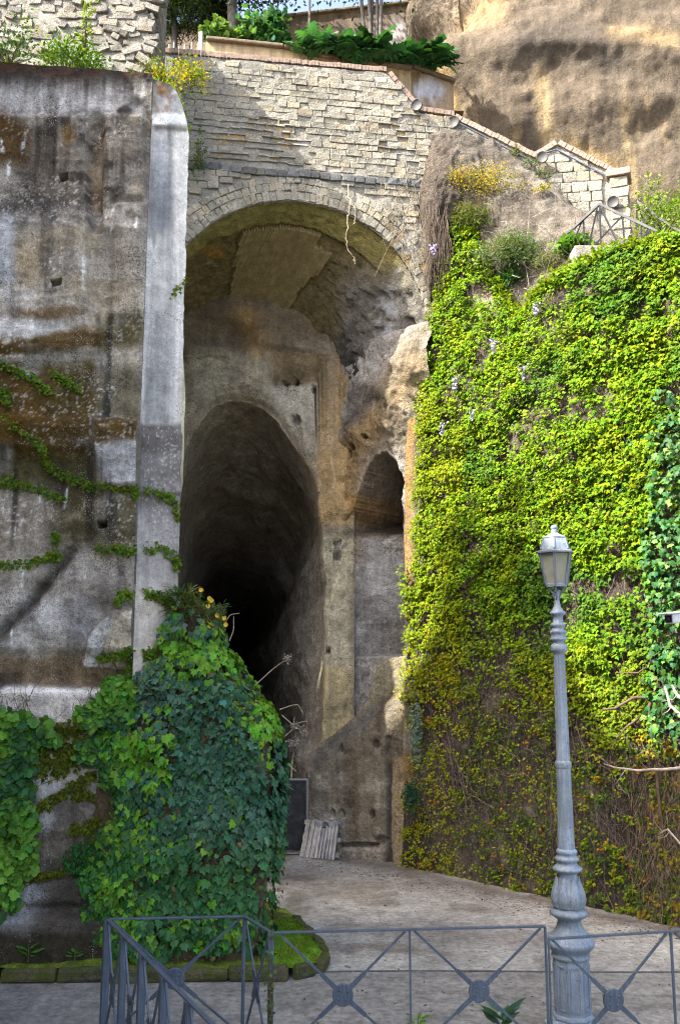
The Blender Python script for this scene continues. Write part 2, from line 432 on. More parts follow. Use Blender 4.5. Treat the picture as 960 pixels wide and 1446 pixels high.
def leaves_np(pos, tip, nrm, size, col, kind):
    T, F = LEAF[kind]
    y = unit(tip); z = unit(nrm - (nrm * y).sum(-1, keepdims=True) * y); x = np.cross(y, z)
    size = np.broadcast_to(size, (len(pos),))[:, None, None]
    V = pos[:, None] + size * (T[None, :, 0:1] * x[:, None] + T[None, :, 1:2] * y[:, None] + T[None, :, 2:3] * z[:, None])
    k = len(T); FF = (F[None] + (np.arange(len(pos)) * k)[:, None, None]).reshape(-1, 3)
    C = np.repeat(col, k, axis=0)
    return V.reshape(-1, 3), FF, C
def leaves(name, sets, mat, parent=None):
    """sets: list of (pos, tip, nrm, size, col, kind)"""
    V, F, C = merge([leaves_np(*s) for s in sets if len(s[0])])
    return link(name, mesh_np(name, V, F, C, False), mat, parent)
def scatter(P, N, dens, n, rs):
    """n random points on grid surface P weighted by density"""
    d = np.clip(dens, 0, None)
    a = np.linalg.norm(np.cross(P[1:, :-1] - P[:-1, :-1], P[:-1, 1:] - P[:-1, :-1]), axis=-1) * d[:-1, :-1]
    p = a.ravel(); p = p / p.sum()
    k = rs.choice(len(p), n, p=p); i, j = np.unravel_index(k, a.shape)
    u, v = rs.rand(n, 1), rs.rand(n, 1)
    pos = (P[i, j] * (1 - u) + P[i + 1, j] * u) * (1 - v) + (P[i, j + 1] * (1 - u) + P[i + 1, j + 1] * u) * v
    return pos, N[i, j], i, j
def rvec(n, rs): return rs.normal(size=(n, 3))
def vary(base, n, rs, hue=.15, val=.25):
    base = np.asarray(base, float)
    c = np.broadcast_to(base, (n, 3)).copy()
    c *= (1 + val * rs.normal(size=(n, 1))).clip(.35, 1.9)
    c[:, 0] *= (1 + hue * rs.normal(size=n)).clip(.5, 1.8); c[:, 2] *= (1 + hue * rs.normal(size=n)).clip(.4, 1.8)
    return c.clip(.002, .9)
def hang(pos, nrm, rs, droop=1.0, out=.55, spread=.45):
    """tip direction and face normal for leaves that shingle down a wall"""
    n = len(pos); down = np.array([0, 0, -1.0])
    tip = unit(down * droop + nrm * out + rvec(n, rs) * spread)
    face = unit(nrm + np.array([0, 0, .75]) + rvec(n, rs) * .38)
    return tip, face
# ------------------------------------------------------------------ ground
def plane_obj(name, x0, x1, y0, y1, z, nx, ny, mat, colf=None, bumpf=None):
    X, Y = np.meshgrid(np.linspace(x0, x1, nx), np.linspace(y0, y1, ny), indexing='ij')
    P = np.stack([X, Y, np.full_like(X, z)], -1)
    if bumpf is not None: P[..., 2] += bumpf(P)
    c = colf(P) if colf is not None else np.broadcast_to(np.array([.17, .165, .155]), P.shape)
    return surf(name, P, c, mat)
struct(plane_obj('ground', -60, 60, -40, 90, 0.0, 8, 8, M['ground']))
def apron_col(P):
    q = Q(P, 10, 5, .8)
    c = np.broadcast_to(lin(131, 128, 121) / .72, P.shape).copy()
    n = fbm(P, 1.3, 4, 3); c *= (1 + .22 * n)[..., None]
    c = paint(c, lin(118, 110, 94) / .72, .5 * sm(.05, .45, fbm(P, .7, 4, 9))); c = paint(c, lin(92, 84, 74) / .72, .6 * sm(.22, .4, fbm(P, 1.9, 5, 10)))           # damp greenish wear
    for a, b in ((( 400, 1240), (700, 1262)), ((470, 1300), (760, 1330))): c = paint(c, lin(88, 80, 74) / .72, .45 * q.seg(*a, *b, 12))
    c = paint(c, lin(70, 62, 55) / .72, .7 * q.line([(440, 1208), (575, 1228), (700, 1262), (960, 1318)], 7))   # grit along the walls
    for cr in ([(520, 1330), (560, 1345), (600, 1352), (640, 1372)], [(610, 1290), (640, 1310), (700, 1322), (760, 1345)], [(560, 1240), (545, 1290), (552, 1330)]): c = paint(c, lin(70, 66, 62) / .72, .5 * Q(P, 16, 5, 1.6).line(cr, .9) * sm(-.25, .15, fbm(P, 3, 3, 77)))
    return c
struct(plane_obj('concrete_apron', -2.2, 9, 9.72, 30, .006, 260, 360, M['apron'], apron_col, lambda P: .004 * fbm(P, 3, 3, 2)))
# shallow gutter joint where the concrete meets the street
gp = np.array([[x, 9.72 + .02 * math.sin(x * 1.7), .004] for x in np.linspace(-.4, 9, 60)])
struct(tubes('gutter_joint', [(gp, .011)], M['darkstone'], sides=6))
# fallen grit and dead leaves at the foot of the walls
rs = np.random.RandomState(21)
n = 900
t = rs.rand(n) ** 1.0
A, B = np.array([-.35, 15.2, .012]), np.array([4.3, 10.9, .012])
pos = A + (B - A) * t[:, None] + np.stack([-np.abs(rs.normal(size=n)) * .35, -np.abs(rs.normal(size=n)) * .35, 0 * t], -1)
pos2 = np.stack([rs.uniform(-1.0, 4, 500), rs.uniform(8, 14, 500), np.full(500, .012)], -1); pos = np.concatenate([pos, pos2])
tipv = unit(np.stack([rs.normal(size=len(pos)), rs.normal(size=len(pos)), .15 * rs.normal(size=len(pos))], -1))
lit = leaves('leaf_litter', [(pos, tipv, np.array([0, 0, 1.]) + .3 * rvec(len(pos), rs), rs.uniform(.018, .05, len(pos)), vary(lin(92, 78, 60), len(pos), rs), 'oval')], M['twig'])
stuff(lit); tag(lit, 'dry leaves and grit scattered at the foot of the walls', 'leaf litter')

# ------------------------------------------------------------------ left retaining wall
WA = np.array([-2.21, 9.90]); WU = unit(np.array([1.50, .19]))      # corner with the pilaster, direction to the right
WB = np.array([-1.80, 10.10])
WTOP = 9.85
rw = thing('retaining_wall', 'tall weathered grey retaining wall with brown moss and square putlog holes', 'wall', (-4, 10, 0))
def wall_sheet(u0, u1, nu, nz, z1):
    us = np.linspace(u0, u1, nu); zs = np.linspace(0, z1, nz)
    P = np.zeros((nu, nz, 3)); P[..., 0] = (WA[0] + WU[0] * us)[:, None]; P[..., 1] = (WA[1] + WU[1] * us)[:, None]; P[..., 2] = zs[None]
    return P
P = wall_sheet(-2.4, 0.0, 150, 570, WTOP)
N0 = np.array([WU[1], -WU[0], 0.0])
q = Q(P, 7, 3, 2.0); q0 = Q(P, 2.0, 4, 4.0); q2 = Q(P, 22, 9, 2.6)
d = .035 * fbm(P, 1.4, 5, 11) + .012 * fbm(P, 9, 3, 12)
rough_zone = sm(165, 185, q.y) * (1 - sm(955, 975, q.y))
d += rough_zone * (.022 * fbm(P, 5, 4, 14, ridged=True))
d += .05 * (1 - sm(160, 182, q.y))                                        # cast band along the top
d += .045 * q.box(-80, 168, 121, 428, 5) - .03 * q.box(30, 195, 105, 300, 22)
d -= .075 * q.box(126, 180, 146, 330, 4); d -= .05 * q.box(124, 330, 170, 440, 9)
d += .05 * q.box(149, 168, 204, 282, 5); d += .04 * q.box(158, 290, 204, 450, 6)
d += .05 * q.ell(62, 436, 58, 12, .5)
d += .16 * sm(440, 606, q.y) * (1 - sm(606, 700, q.y) * .75) * (1 - q.box(150, 440, 210, 596, 6))
d += .05 * q.box(-80, 468, 150, 500, 6) + .04 * q.box(-80, 598, 137, 640, 5)
d += .13 * q.box(139, 604, 230, 692, 4) * 1.0 + .06 * q.box(139, 692, 230, 780, 8)
d += .07 * q.line([(98, 800), (60, 850), (-10, 925)], 22) - .09 * q.line([(100, 780), (52, 850), (-15, 905)], 9)
d += .06 * fbm(P, 2.6, 4, 31) * q.box(-80, 690, 240, 950, 20)
d -= .09 * q.box(-80, 922, 240, 968, 9)
d += .055 * q0.box(-80, 974, 180, 1026, 3)
d += .03 * q0.poly([(112, 942), (128, 895), (160, 865), (230, 850), (232, 940)])
d += .05 * q.box(-80, 1240, 240, 1275, 8) + .10 * q.box(-80, 1290, 240, 1400, 8)
for hx, hy in ((90, 251), (82, 403), (146, 743)):
    d -= .22 * (np.abs(q0.x - hx) < 6.2) * (np.abs(q0.y - hy) < 5.0)
# colour: stains, lichen crusts and moss with shapes of their own
c = np.broadcast_to(lin(137, 130, 118) / .72, P.shape).copy()
nb = fbm(P, .9, 5, 41); ns = fbm(P, 6, 4, 42)
c = paint(c, lin(170, 167, 160) / .72, .8 * sm(.05, .5, nb)); c = paint(c, lin(84, 78, 70) / .72, .8 * sm(.0, .45, -nb))
c = paint(c, lin(140, 128, 100) / .72, .5 * sm(.1, .5, fbm(P, 1.7, 4, 47)))
c = paint(c, lin(152, 151, 148) / .72, .85 * q.box(-80, 108, 215, 168, 10))
c = paint(c, lin(180, 180, 178) / .72, .6 * q.box(30, 120, 200, 160, 14) * sm(-.1, .4, nb))
black = lin(46, 42, 37) / .72
def drips(yb, ln, seed, sc=16):
    w = fbm(P * np.array([1, 1, .02]), sc, 3, seed); return 1 - sm(yb, yb + ln * (.5 + .9 * np.clip(w + .3, 0, 2)), q0.y)
c = paint(c, black, .95 * drips(108, 62, 51)); c = paint(c, lin(74, 48, 22) / .72, .75 * (1 - sm(100, 132, q.y)) * sm(-.5, .3, ns))
c = paint(c, black, .85 * q.box(162, 118, 214, 172, 9) * sm(-.45, .2, ns + nb))
c = paint(c, black, .8 * sm(.0, .45, ns + .5 * nb) * q.box(-80, 165, 206, 320, 14))
c = paint(c, lin(70, 66, 60) / .72, .7 * q.line([(0, 300), (60, 290), (120, 285)], 15) + 0 * nb)
c = paint(c, lin(92, 80, 66) / .72, .6 * q.box(40, 190, 110, 290, 18))
c = paint(c, lin(88, 64, 24) / .72, .95 * q2.ell(2, 200, 42, 44, .35)); c = paint(c, lin(110, 82, 36) / .72, .8 * q.ell(98, 195, 9, 14, .5))
c = paint(c, lin(118, 98, 68) / .72, .65 * q2.box(127, 190, 146, 290, 8))
c = paint(c, lin(148, 132, 104) / .72, .7 * q.box(20, 345, 62, 410, 12)); c = paint(c, lin(160, 164, 168) / .72, .65 * q.box(-40, 308, 24, 400, 10))
c = paint(c, lin(168, 160, 146) / .72, .8 * q.line([(20, 432), (60, 426), (105, 436)], 5)); c = paint(c, lin(122, 98, 66) / .72, .8 * q.ell(66, 444, 48, 8, .5))
moss = lin(82, 61, 16) / .62; moss2 = lin(72, 64, 26) / .6
brk = sm(-.75, -.3, fbm(P, 3.2, 5, 61))
c = paint(c, moss, .95 * q2.box(-80, 470, 148, 502, 6) * sm(-.75, -.2, ns)); c = paint(c, moss2, .85 * q.box(148, 446, 206, 490, 10) * brk)
c = paint(c, moss, .95 * q2.box(-80, 522, 134, 660, 12) * brk); c = paint(c, lin(100, 72, 24) / .72, .8 * q.box(-80, 585, 136, 610, 8) * brk)
c = paint(c, lin(150, 152, 152) / .72, .8 * sm(.15, .5, fbm(P, 2.4, 4, 63)) * q.box(-80, 500, 60, 600, 16))
c = paint(c, moss2, .6 * q.box(70, 520, 200, 600, 14) * brk)
c = paint(c, lin(150, 152, 152) / .72, .8 * q2.box(142, 608, 205, 690, 8)); c = paint(c, moss, .96 * q2.box(140, 600, 210, 640, 8))
c = paint(c, lin(150, 158, 160) / .72, .8 * q.box(-60, 640, 22, 672, 8)); c = paint(c, lin(80, 86, 58) / .72, .6 * q.box(20, 650, 130, 680, 9))
c = paint(c, lin(150, 148, 140) / .72, .7 * q.box(140, 694, 176, 760, 8)); c = paint(c, moss2, .75 * q.box(150, 705, 206, 775, 12) * brk)
c = paint(c, moss2, .7 * q.box(90, 690, 145, 770, 14) * brk); c = paint(c, moss2, .65 * q.box(-80, 640, 138, 690, 14) * brk); c = paint(c, moss2, .5 * q.box(-80, 500, 138, 530, 10) * brk)
c = paint(c, lin(60, 54, 42) / .72, .85 * q.line([(95, 792), (52, 850), (-12, 912)], 13)); c = paint(c, lin(108, 108, 112) / .72, .5 * q.ell(118, 880, 26, 32, .5))
c = paint(c, lin(156, 146, 128) / .72, .55 * q.box(-80, 700, 70, 800, 20)); c = paint(c, lin(112, 92, 62) / .72, .85 * q.box(-80, 928, 185, 972, 8)); c = paint(c, lin(66, 56, 42) / .72, .6 * q.box(-80, 950, 30, 975, 8))
c = paint(c, lin(164, 156, 144) / .72, 1.0 * q0.box(-80, 973, 180, 1100, 4)); c = paint(c, lin(205, 200, 190) / .72, .75 * q.line([(10, 976), (60, 978), (170, 975)], 5))
c = paint(c, lin(158, 148, 128) / .72, .95 * q0.poly([(140, 944), (150, 900), (175, 866), (240, 850), (240, 944)])); c = paint(c, lin(168, 168, 164) / .72, .75 * sm(-.5, .0, ns) * q0.poly([(118, 940), (128, 895), (160, 865), (176, 866), (150, 900), (138, 944)]))
c = paint(c, lin(98, 90, 78) / .72, .9 * q.box(30, 1120, 140, 1240, 20)); c = paint(c, lin(156, 154, 150) / .72, .8 * q.ell(60, 1110, 45, 16, .7) * sm(-.5, .1, ns)); c = paint(c, lin(156, 154, 150) / .72, .8 * q.ell(66, 1150, 16, 26, .4))
c = paint(c, lin(78, 70, 60) / .72, .9 * q.box(-80, 1215, 240, 1400, 14)); c = paint(c, lin(154, 155, 153) / .72, .8 * q.ell(10, 1262, 46, 38, .8) * sm(-.5, .1, ns)); c = paint(c, lin(60, 52, 34) / .72, .85 * q.box(-80, 1312, 240, 1400, 8))
for (sx, sy, ln) in ((6, 205, 30), (14, 225, 26), (36, 190, 30), (160, 300, 30), (178, 300, 24), (196, 305, 28), (118, 370, 46), (96, 690, 30), (60, 690, 24), (35, 800, 30), (22, 880, 30)):
    c = paint(c, lin(200, 204, 200) / .72, .8 * q.seg(sx, sy, sx - 2, sy + ln, 2.6) * sm(-.1, .3, fbm(P * np.array([1, 1, .5]), 24, 3, sx)))
stk = sm(.12, .42, fbm(P * np.array([1, 1, .07]), 7, 4, 73)); c = paint(c, black * 1.1, .75 * stk * np.maximum.reduce([q.box(-80, 150, 206, 260, 30), q.box(-80, 640, 206, 760, 30), q.box(140, 440, 210, 610, 20), q.box(-80, 300, 120, 440, 30) * .6]))
sp = sm(.26, .42, fbm(P, 44, 2, 71)) * sm(-.15, .3, fbm(P, 2.2, 3, 72))
c = paint(c, lin(205, 203, 195) / .72, .32 * sp * q.box(-80, 165, 206, 820, 10))
L_ = c.mean(-1, keepdims=True); c = c * np.clip(L_ / .21, .25, 3) ** .30
P += N0 * (d * 1.35)[..., None]; PW = P; NW = grid_normals(P)
surf('wall_face', P, c, M['wall'], rw)
P2 = wall_sheet(-9.0, -2.395, 60, 90, WTOP); P2 += N0 * (.05 * fbm(P2, 1.4, 5, 11))[..., None]
surf('wall_face', P2, np.broadcast_to(lin(110, 106, 98) / .72, P2.shape), M['wall'], rw)
# chamfered plaster pilaster at the free end, rounded shoulder on top
nu, nz = 60, 560
us = np.linspace(0, 1, nu); P = np.zeros((nu, nz, 3)); zt = WTOP - .05 - .62 * np.clip((us - .35) / .65, 0, 1) ** 2.2
for k in range(nu):
    P[k, :, 0] = WA[0] + (WB[0] - WA[0]) * us[k]; P[k, :, 1] = WA[1] + (WB[1] - WA[1]) * us[k]; P[k, :, 2] = np.linspace(0, zt[k], nz)
q = Q(P, 4, 13, 2.0); q0 = Q(P, 1.5, 14, 4.0); N0p = unit(np.array([.2, -.41, 0]))
d = .03 * fbm(P, 2, 4, 15) + .012 * fbm(P, 9, 4, 16) + .02 + .05 * q0.box(150, 600, 300, 700, 4) + .04 * q0.box(150, 612, 300, 1500, 5) + .015 * q0.box(150, 100, 300, 182, 2)
d += .02 * fbm(P, 6, 3, 17) * sm(600, 640, q.y)
c = np.broadcast_to(lin(158, 157, 152) / .74, P.shape).copy()
nb = fbm(P, 1.2, 5, 43); c = paint(c, lin(112, 112, 110) / .72, .8 * sm(-.05, .4, -nb)); c = paint(c, lin(92, 90, 86) / .72, .7 * sm(.1, .4, fbm(P * np.array([3, 3, .5]), 2.2, 5, 143))); c = paint(c, lin(192, 190, 182) / .72, .9 * q.box(244, 180, 290, 610, 6)); c = paint(c, lin(110, 115, 120) / .72, .6 * q.box(214, 200, 240, 330, 9))
c = paint(c, lin(70, 62, 52) / .72, .9 * (1 - sm(116, 136, q.y))); c = paint(c, lin(112, 76, 22) / .72, .95 * q.ell(228, 146, 11, 24, .7) * sm(-.35, .15, fbm(P, 7, 4, 29))); c = paint(c, lin(205, 205, 200) / .72, .8 * q.box(212, 164, 268, 180, 3)); c = paint(c, lin(84, 80, 70) / .72, .8 * q.line([(222, 184), (262, 186)], 4))
c = paint(c, lin(112, 114, 112) / .72, .75 * q.box(200, 440, 232, 610, 8) * sm(-.3, .3, fbm(P * np.array([3, 3, .4]), 3, 4, 19)))
c = paint(c, lin(96, 92, 88) / .72, .9 * sm(592, 602, q.y) * (1 - sm(700, 780, q.y))); c = paint(c, lin(130, 126, 120) / .72, .8 * sm(700, 760, q.y)); c = paint(c, lin(60, 56, 50) / .72, .6 * q.box(190, 600, 250, 640, 8)); c = paint(c, lin(172, 164, 150) / .72, .85 * sm(800, 850, q.y))
c = paint(c, lin(190, 188, 180) / .72, .35 * sm(.30, .5, fbm(P, 48, 2, 77)) * q.box(195, 600, 260, 780, 10))
P[-6:, :, 0] += (.02 * fbm(P[-1], 2.5, 5, 18) - .012 * np.clip(fbm(P[-1], 7, 3, 20) - .2, 0, 1) * 3)[None] * np.linspace(0, 1, 6)[:, None]
P += N0p * d[..., None]; PP = P; NP = grid_normals(P)
surf('pilaster', P, c, M['plaster'], rw)
J = np.zeros((5, nz, 3))
for k in range(3): J[0, :, k] = np.interp(PP[0, :, 2], PW[-1, :, 2], PW[-1, :, k])
J[0, :, 2] = PP[0, :, 2]
for k in range(1, 5): J[k] = J[0] + (PP[0] - J[0]) * k / 4
surf('joint', J, np.broadcast_to(lin(110, 104, 96) / .72, J.shape), M['wall'], rw)
# return face, back and top of the wall
RT = np.array([-2.05, 10.95])
P = np.zeros((24, 200, 3))
for k, t in enumerate(np.linspace(0, 1, 24)):
    b = (PP[-1, :, :2] if k == 0 else None)
    P[k, :, 2] = np.linspace(0, zt[-1], 200)
    xy = WB * (1 - t) + RT * t; P[k, :, 0] = xy[0]; P[k, :, 1] = xy[1]
e = np.interp(P[0, :, 2], PP[-1, :, 2], PP[-1, :, 0]); e2 = np.interp(P[0, :, 2], PP[-1, :, 2], PP[-1, :, 1]); P[0, :, 0] = e; P[0, :, 1] = e2
bul = np.array([np.interp(z, [0, 4.6, 5.0, 6.0, 6.6, 12], [0, 0, .05, .05, 0, 0]) for z in P[0, :, 2]])
P[1:4, :, 0] += (bul + .012 * fbm(P[1], 3, 3, 5))[None]
q = Q(P, 3, 8, 3); c = np.broadcast_to(lin(188, 178, 152) / .72, P.shape).copy(); c = paint(c, lin(140, 132, 116) / .72, .7 * sm(-.1, .4, fbm(P, 2, 4, 3)))
surf('end_face', P, c, M['plaster'], rw)
def quad_sheet(a, b, cc, dd, nu=20, nv=20):
    a, b, cc, dd = (np.asarray(v, float) for v in (a, b, cc, dd))
    u = np.linspace(0, 1, nu)[:, None, None]; v = np.linspace(0, 1, nv)[None, :, None]
    return (a * (1 - u) + b * u) * (1 - v) + (dd * (1 - u) + cc * u) * v
P = quad_sheet((-9, 9.02 + .95, 0), (*RT, 0), (*RT, 9.25), (-9, 9.02 + .95, WTOP)); surf('back_face', P, np.broadcast_to(np.array([.18, .17, .15]), P.shape), M['wall'], rw)
nu, nv = 150, 16
us = np.linspace(-6.8, .43, nu); P = np.zeros((nu, nv, 3))
for k, u in enumerate(us):
    if u <= 0: f = np.array([WA[0] + WU[0] * u, WA[1] + WU[1] * u]); zf = WTOP
    else: t = min(u / .43, 1); f = WA * (1 - t) + WB * t; zf = np.interp(t, np.linspace(0, 1, 60), zt)
    b = f + np.array([-.25 * max(u, 0) / .43, 1.0 - .35 * max(u, 0)])
    for j, v in enumerate(np.linspace(0, 1, nv)):
        P[k, j, :2] = f * (1 - v) + b * v; P[k, j, 2] = zf - .012 + .10 * v + .03 * math.sin(v * 3.1)
P[..., 2] += .02 * fbm(P, 4, 4, 6); P[:, 0, :2] += -.03 * N0[None, :2]
P[:, 0, 2] -= .01
c = np.broadcast_to(lin(92, 98, 40) / .72, P.shape).copy(); c = paint(c, lin(70, 56, 34) / .72, sm(-.1, .3, fbm(P, 5, 4, 8)))
surf('wall_top', P, c, M['moss'], rw); PTOP = P

# mossy planting strip with its kerb stones, along the foot of the wall
edge = [(-9.0, 9.46), (-4, 9.46), (-2.5, 9.47), (-1.2, 9.49), (-.62, 9.50), (-.36, 9.56), (-.22, 9.70), (-.17, 9.92), (-.24, 10.3), (-.42, 10.9), (-.6, 11.6)]
e = np.array(edge); s = np.concatenate([[0], np.cumsum(np.linalg.norm(np.diff(e, axis=0), axis=1))]); ss = np.linspace(0, s[-1], 260)
E = np.stack([np.interp(ss, s, e[:, 0]), np.interp(ss, s, e[:, 1])], -1)
back = np.stack([np.clip(E[:, 0], -9, -.95), np.maximum(E[:, 1] + .0, 9.9) + .3], -1)
nv = 26; P = np.zeros((260, nv, 3))
for j, v in enumerate(np.linspace(0, 1, nv)):
    P[:, j, :2] = E * (1 - v) + back * v; P[:, j, 2] = .105 + .06 * v
P[..., 2] += .02 * fbm(P, 7, 4, 4) + .012 * fbm(P, 26, 2, 5)
q = Q(P, 5, 3, 3); c = np.broadcast_to(lin(96, 112, 34) / .72, P.shape).copy()
c = paint(c, lin(70, 62, 40) / .72, .85 * sm(-.05, .4, fbm(P, 4, 4, 9)) * (1 - q.box(385, 1300, 470, 1400, 8))); c = paint(c, lin(84, 128, 26) / .72, .8 * q.box(385, 1300, 470, 1400, 8))
strip = struct(surf('planting_strip', P, c, M['moss']))
tang = unit(np.gradient(E, axis=0)); nor = np.stack([tang[:, 1], -tang[:, 0]], -1)
Ls = [0.0]
rs = np.random.RandomState(3)
kb_m = rock_mat('kerb_stone', base=lin(84, 80, 62) / .72, amp=.45, scale=8, fine=.5, mid=.35, bump=1.0, bscale=24, bdist=.04, objrand=.2, wash=(7, lin(72, 82, 26) / .72, .9), dark=(.04, 30, (.05, .05, .03)))
pos = 5.2
while pos < ss[-1] - .3:
    ln = rs.uniform(.42, .6) if pos < 8.0 else rs.uniform(.18, .26)
    k0 = np.searchsorted(ss, pos); k1 = min(np.searchsorted(ss, pos + ln - .012), 259)
    a, b = E[k0], E[k1]; t_ = unit(b - a); nn = np.array([t_[1], -t_[0]]); mid = (a + b) / 2 + nn * (.03 + rs.uniform(-.006, .006))
    V, F = box_np((mid[0], mid[1], .06), (*t_, 0), (*nn, 0), (0, 0, 1), np.linalg.norm(b - a), .11, .145 + rs.uniform(-.03, .012))
    V += rs.normal(size=V.shape) * .013
    solid('kerb_stone', [(V, F)], kb_m, strip, bevel=.03)
    pos += ln
# grass and small weeds on the strip
def grass(name, pos, h, rs, col, parent=None, spread=.45):
    n = len(pos); tip = unit(np.stack([rs.normal(size=n) * spread, rs.normal(size=n) * spread, np.ones(n)], -1))
    return (pos, tip, unit(rvec(n, rs) * np.array([1, 1, .2])), h * rs.uniform(.5, 1.2, n), vary(col, n, rs), 'blade')
rs = np.random.RandomState(5)
ps, _, _, _ = scatter(P, np.zeros_like(P), Q(P, 3, 8).box(-60, 1300, 470, 1400, 4) * (.3 + sm(380, 400, Q(P, 3, 8).x)) * sm(-.35, .25, fbm(P, 5, 3, 44)), 6500, rs)
g = leaves('grass', [grass('g', ps[:3200], .026, rs, lin(108, 128, 30) / .8, spread=.9), grass('g', ps[3200:5900], .034, rs, lin(84, 120, 28) / .8, spread=.8), grass('g', ps[5900:], .05, rs, lin(140, 132, 60) / .8, spread=.8)], M['leaf']); stuff(g); tag(g, 'short bright grass and moss on the kerbed planting strip', 'grass')

# ivy-clad masonry stub in front of the tunnel mouth
zk = [0, .3, 1.0, 1.8, 2.45, 2.62, 2.9, 3.2, 3.5, 3.72]
xk = [-.84, -.82, -.75, -.72, -.80, -.98, -1.20, -1.37, -1.47, -1.56]
nz, na = 150, 150
zs = np.linspace(0, 3.72, nz); P = np.zeros((na, nz, 3))
for j, z in enumerate(zs):
    xr = np.interp(z, zk, xk); yf = 9.66 + .03 * z + .02 * max(0, z - 2.3)
    xl = np.interp(z, [0, 2.2, 2.6, 3.1, 3.72], [0, 0, .3, .7, .98])
    path = np.array([(-2.75 + xl, yf + .18), (-2.3 + xl * .8, yf + .06), (-1.9 + xl * .4, yf), (xr - .22, yf), (xr - .06, yf + .06), (xr, yf + .22), (xr - .02, yf + .8), (xr - .25, yf + 1.7)])
    path[:, 0] = np.minimum(path[:, 0], xr); path[:3, 0] = np.minimum(path[:3, 0], xr - .12); path[3, 0] = max(path[3, 0], path[2, 0])
    s = np.concatenate([[0], np.cumsum(np.linalg.norm(np.diff(path, axis=0), axis=1) + 1e-6)]); t = np.linspace(0, s[-1], na)
    P[:, j, 0] = np.interp(t, s, path[:, 0]); P[:, j, 1] = np.interp(t, s, path[:, 1]); P[:, j, 2] = z
NS = grid_normals(P); P += NS * (.06 * fbm(P, 1.6, 4, 21) + .02 * fbm(P, 8, 3, 22))[..., None]
PS = P; NS = grid_normals(P)
c = np.broadcast_to(lin(96, 82, 60) / .72, P.shape).copy(); c = paint(c, lin(70, 84, 30) / .72, sm(0, .4, fbm(P, 3, 4, 2))); c = paint(c, lin(150, 140, 120) / .72, .7 * sm(.1, .5, fbm(P, 2, 4, 12)))
stub = thing('ruined_wall_stub', 'low crumbling masonry stub buried under dark ivy beside the tunnel mouth', 'wall', (-1.6, 10, 0))
surf('masonry', P, c, M['earth'], stub)
V, F = prism_np(np.array([P[i, -1] for i in range(0, na, 6)]), np.array([0, 0, -.05])); link('cap', mesh_np('cap', V, tri_fix(F), np.broadcast_to(lin(90, 80, 55), (len(V), 3))), M['earth'], stub)
# ------------------------------------------------------------------ masonry arch facade
FR = math.radians(9.0)
FO = np.array([-.715, 14.43, 0.0]); FU = np.array([math.cos(FR), math.sin(FR), 0.0]); FN = np.array([math.sin(FR), -math.cos(FR), 0.0])
ZUP = np.array([0, 0, 1.0])
def fplane(px, py, off=0.0):
    """(u, z) on the facade plane under a picture point"""
    u = (px - 480.0) / FPX; v = (723.0 - py) / FPX
    D = np.array([u, CT - v * ST, ST + v * CT]); O = np.array([0, 0, EYE])
    t = ((FO + FN * off - O) @ FN) / (D @ FN); Pt = O + D * t
    return (Pt - FO) @ FU, Pt[2]
def F3(u, z, off=0.0): return FO + FU * u + ZUP * z + FN * off
_, AZ = fplane(420, 465); AZT = fplane(420, 286)[1]; AR = AZT - AZ; AU = 0.0
UL, ZL = fplane(215, 72); UR, ZR = fplane(545, 101)
UEND = fplane(612, 300)[0]
def ztop(u): return np.interp(u, [UL - 3, UL, UR, fplane(592, 152)[0], fplane(640, 160)[0], 9], [ZL + .15, ZL, ZR, fplane(592, 157)[1], fplane(640, 163)[1], fplane(640, 163)[1]])
fac = thing('arch_facade', 'pale tuff masonry wall with a tall round arch over the tunnel mouth', 'wall', (FO[0], FO[1], 0))
# core: mortar-coloured wall with the arch opening, and its soffit
parts = []
th = np.linspace(math.pi, 0, 61)
au = AU + AR * np.cos(th); az = AZ + AR * np.sin(th)
top = ztop(au)
nv = 24
G = np.zeros((61, nv, 3))
for j, v in enumerate(np.linspace(0, 1, nv)):
    zz = az * (1 - v) + (top - .06) * v
    for k in range(61): G[k, j] = F3(au[k], zz[k], .040)
G += FN * (.035 * fbm(G, 3.5, 4, 3))[..., None]
parts.append((G.reshape(-1, 3), grid_faces(61, nv), None))
for u0, u1 in ((-4.2, AU - AR), (AU + AR, UEND)):
    us = np.linspace(u0, u1, 14); zs = np.linspace(0, 1, 90); G2 = np.zeros((14, 90, 3))
    for i, u in enumerate(us):
        for j, v in enumerate(zs): G2[i, j] = F3(u, v * (ztop(u) - .06), .040)
    G2 += FN * (.05 * fbm(G2, 3.5, 4, 3))[..., None]
    parts.append((G2.reshape(-1, 3), grid_faces(14, 90), None))
V, F, _ = merge(parts)
link('wall_core', mesh_np('wall_core', V, F), M['mortar'], fac)
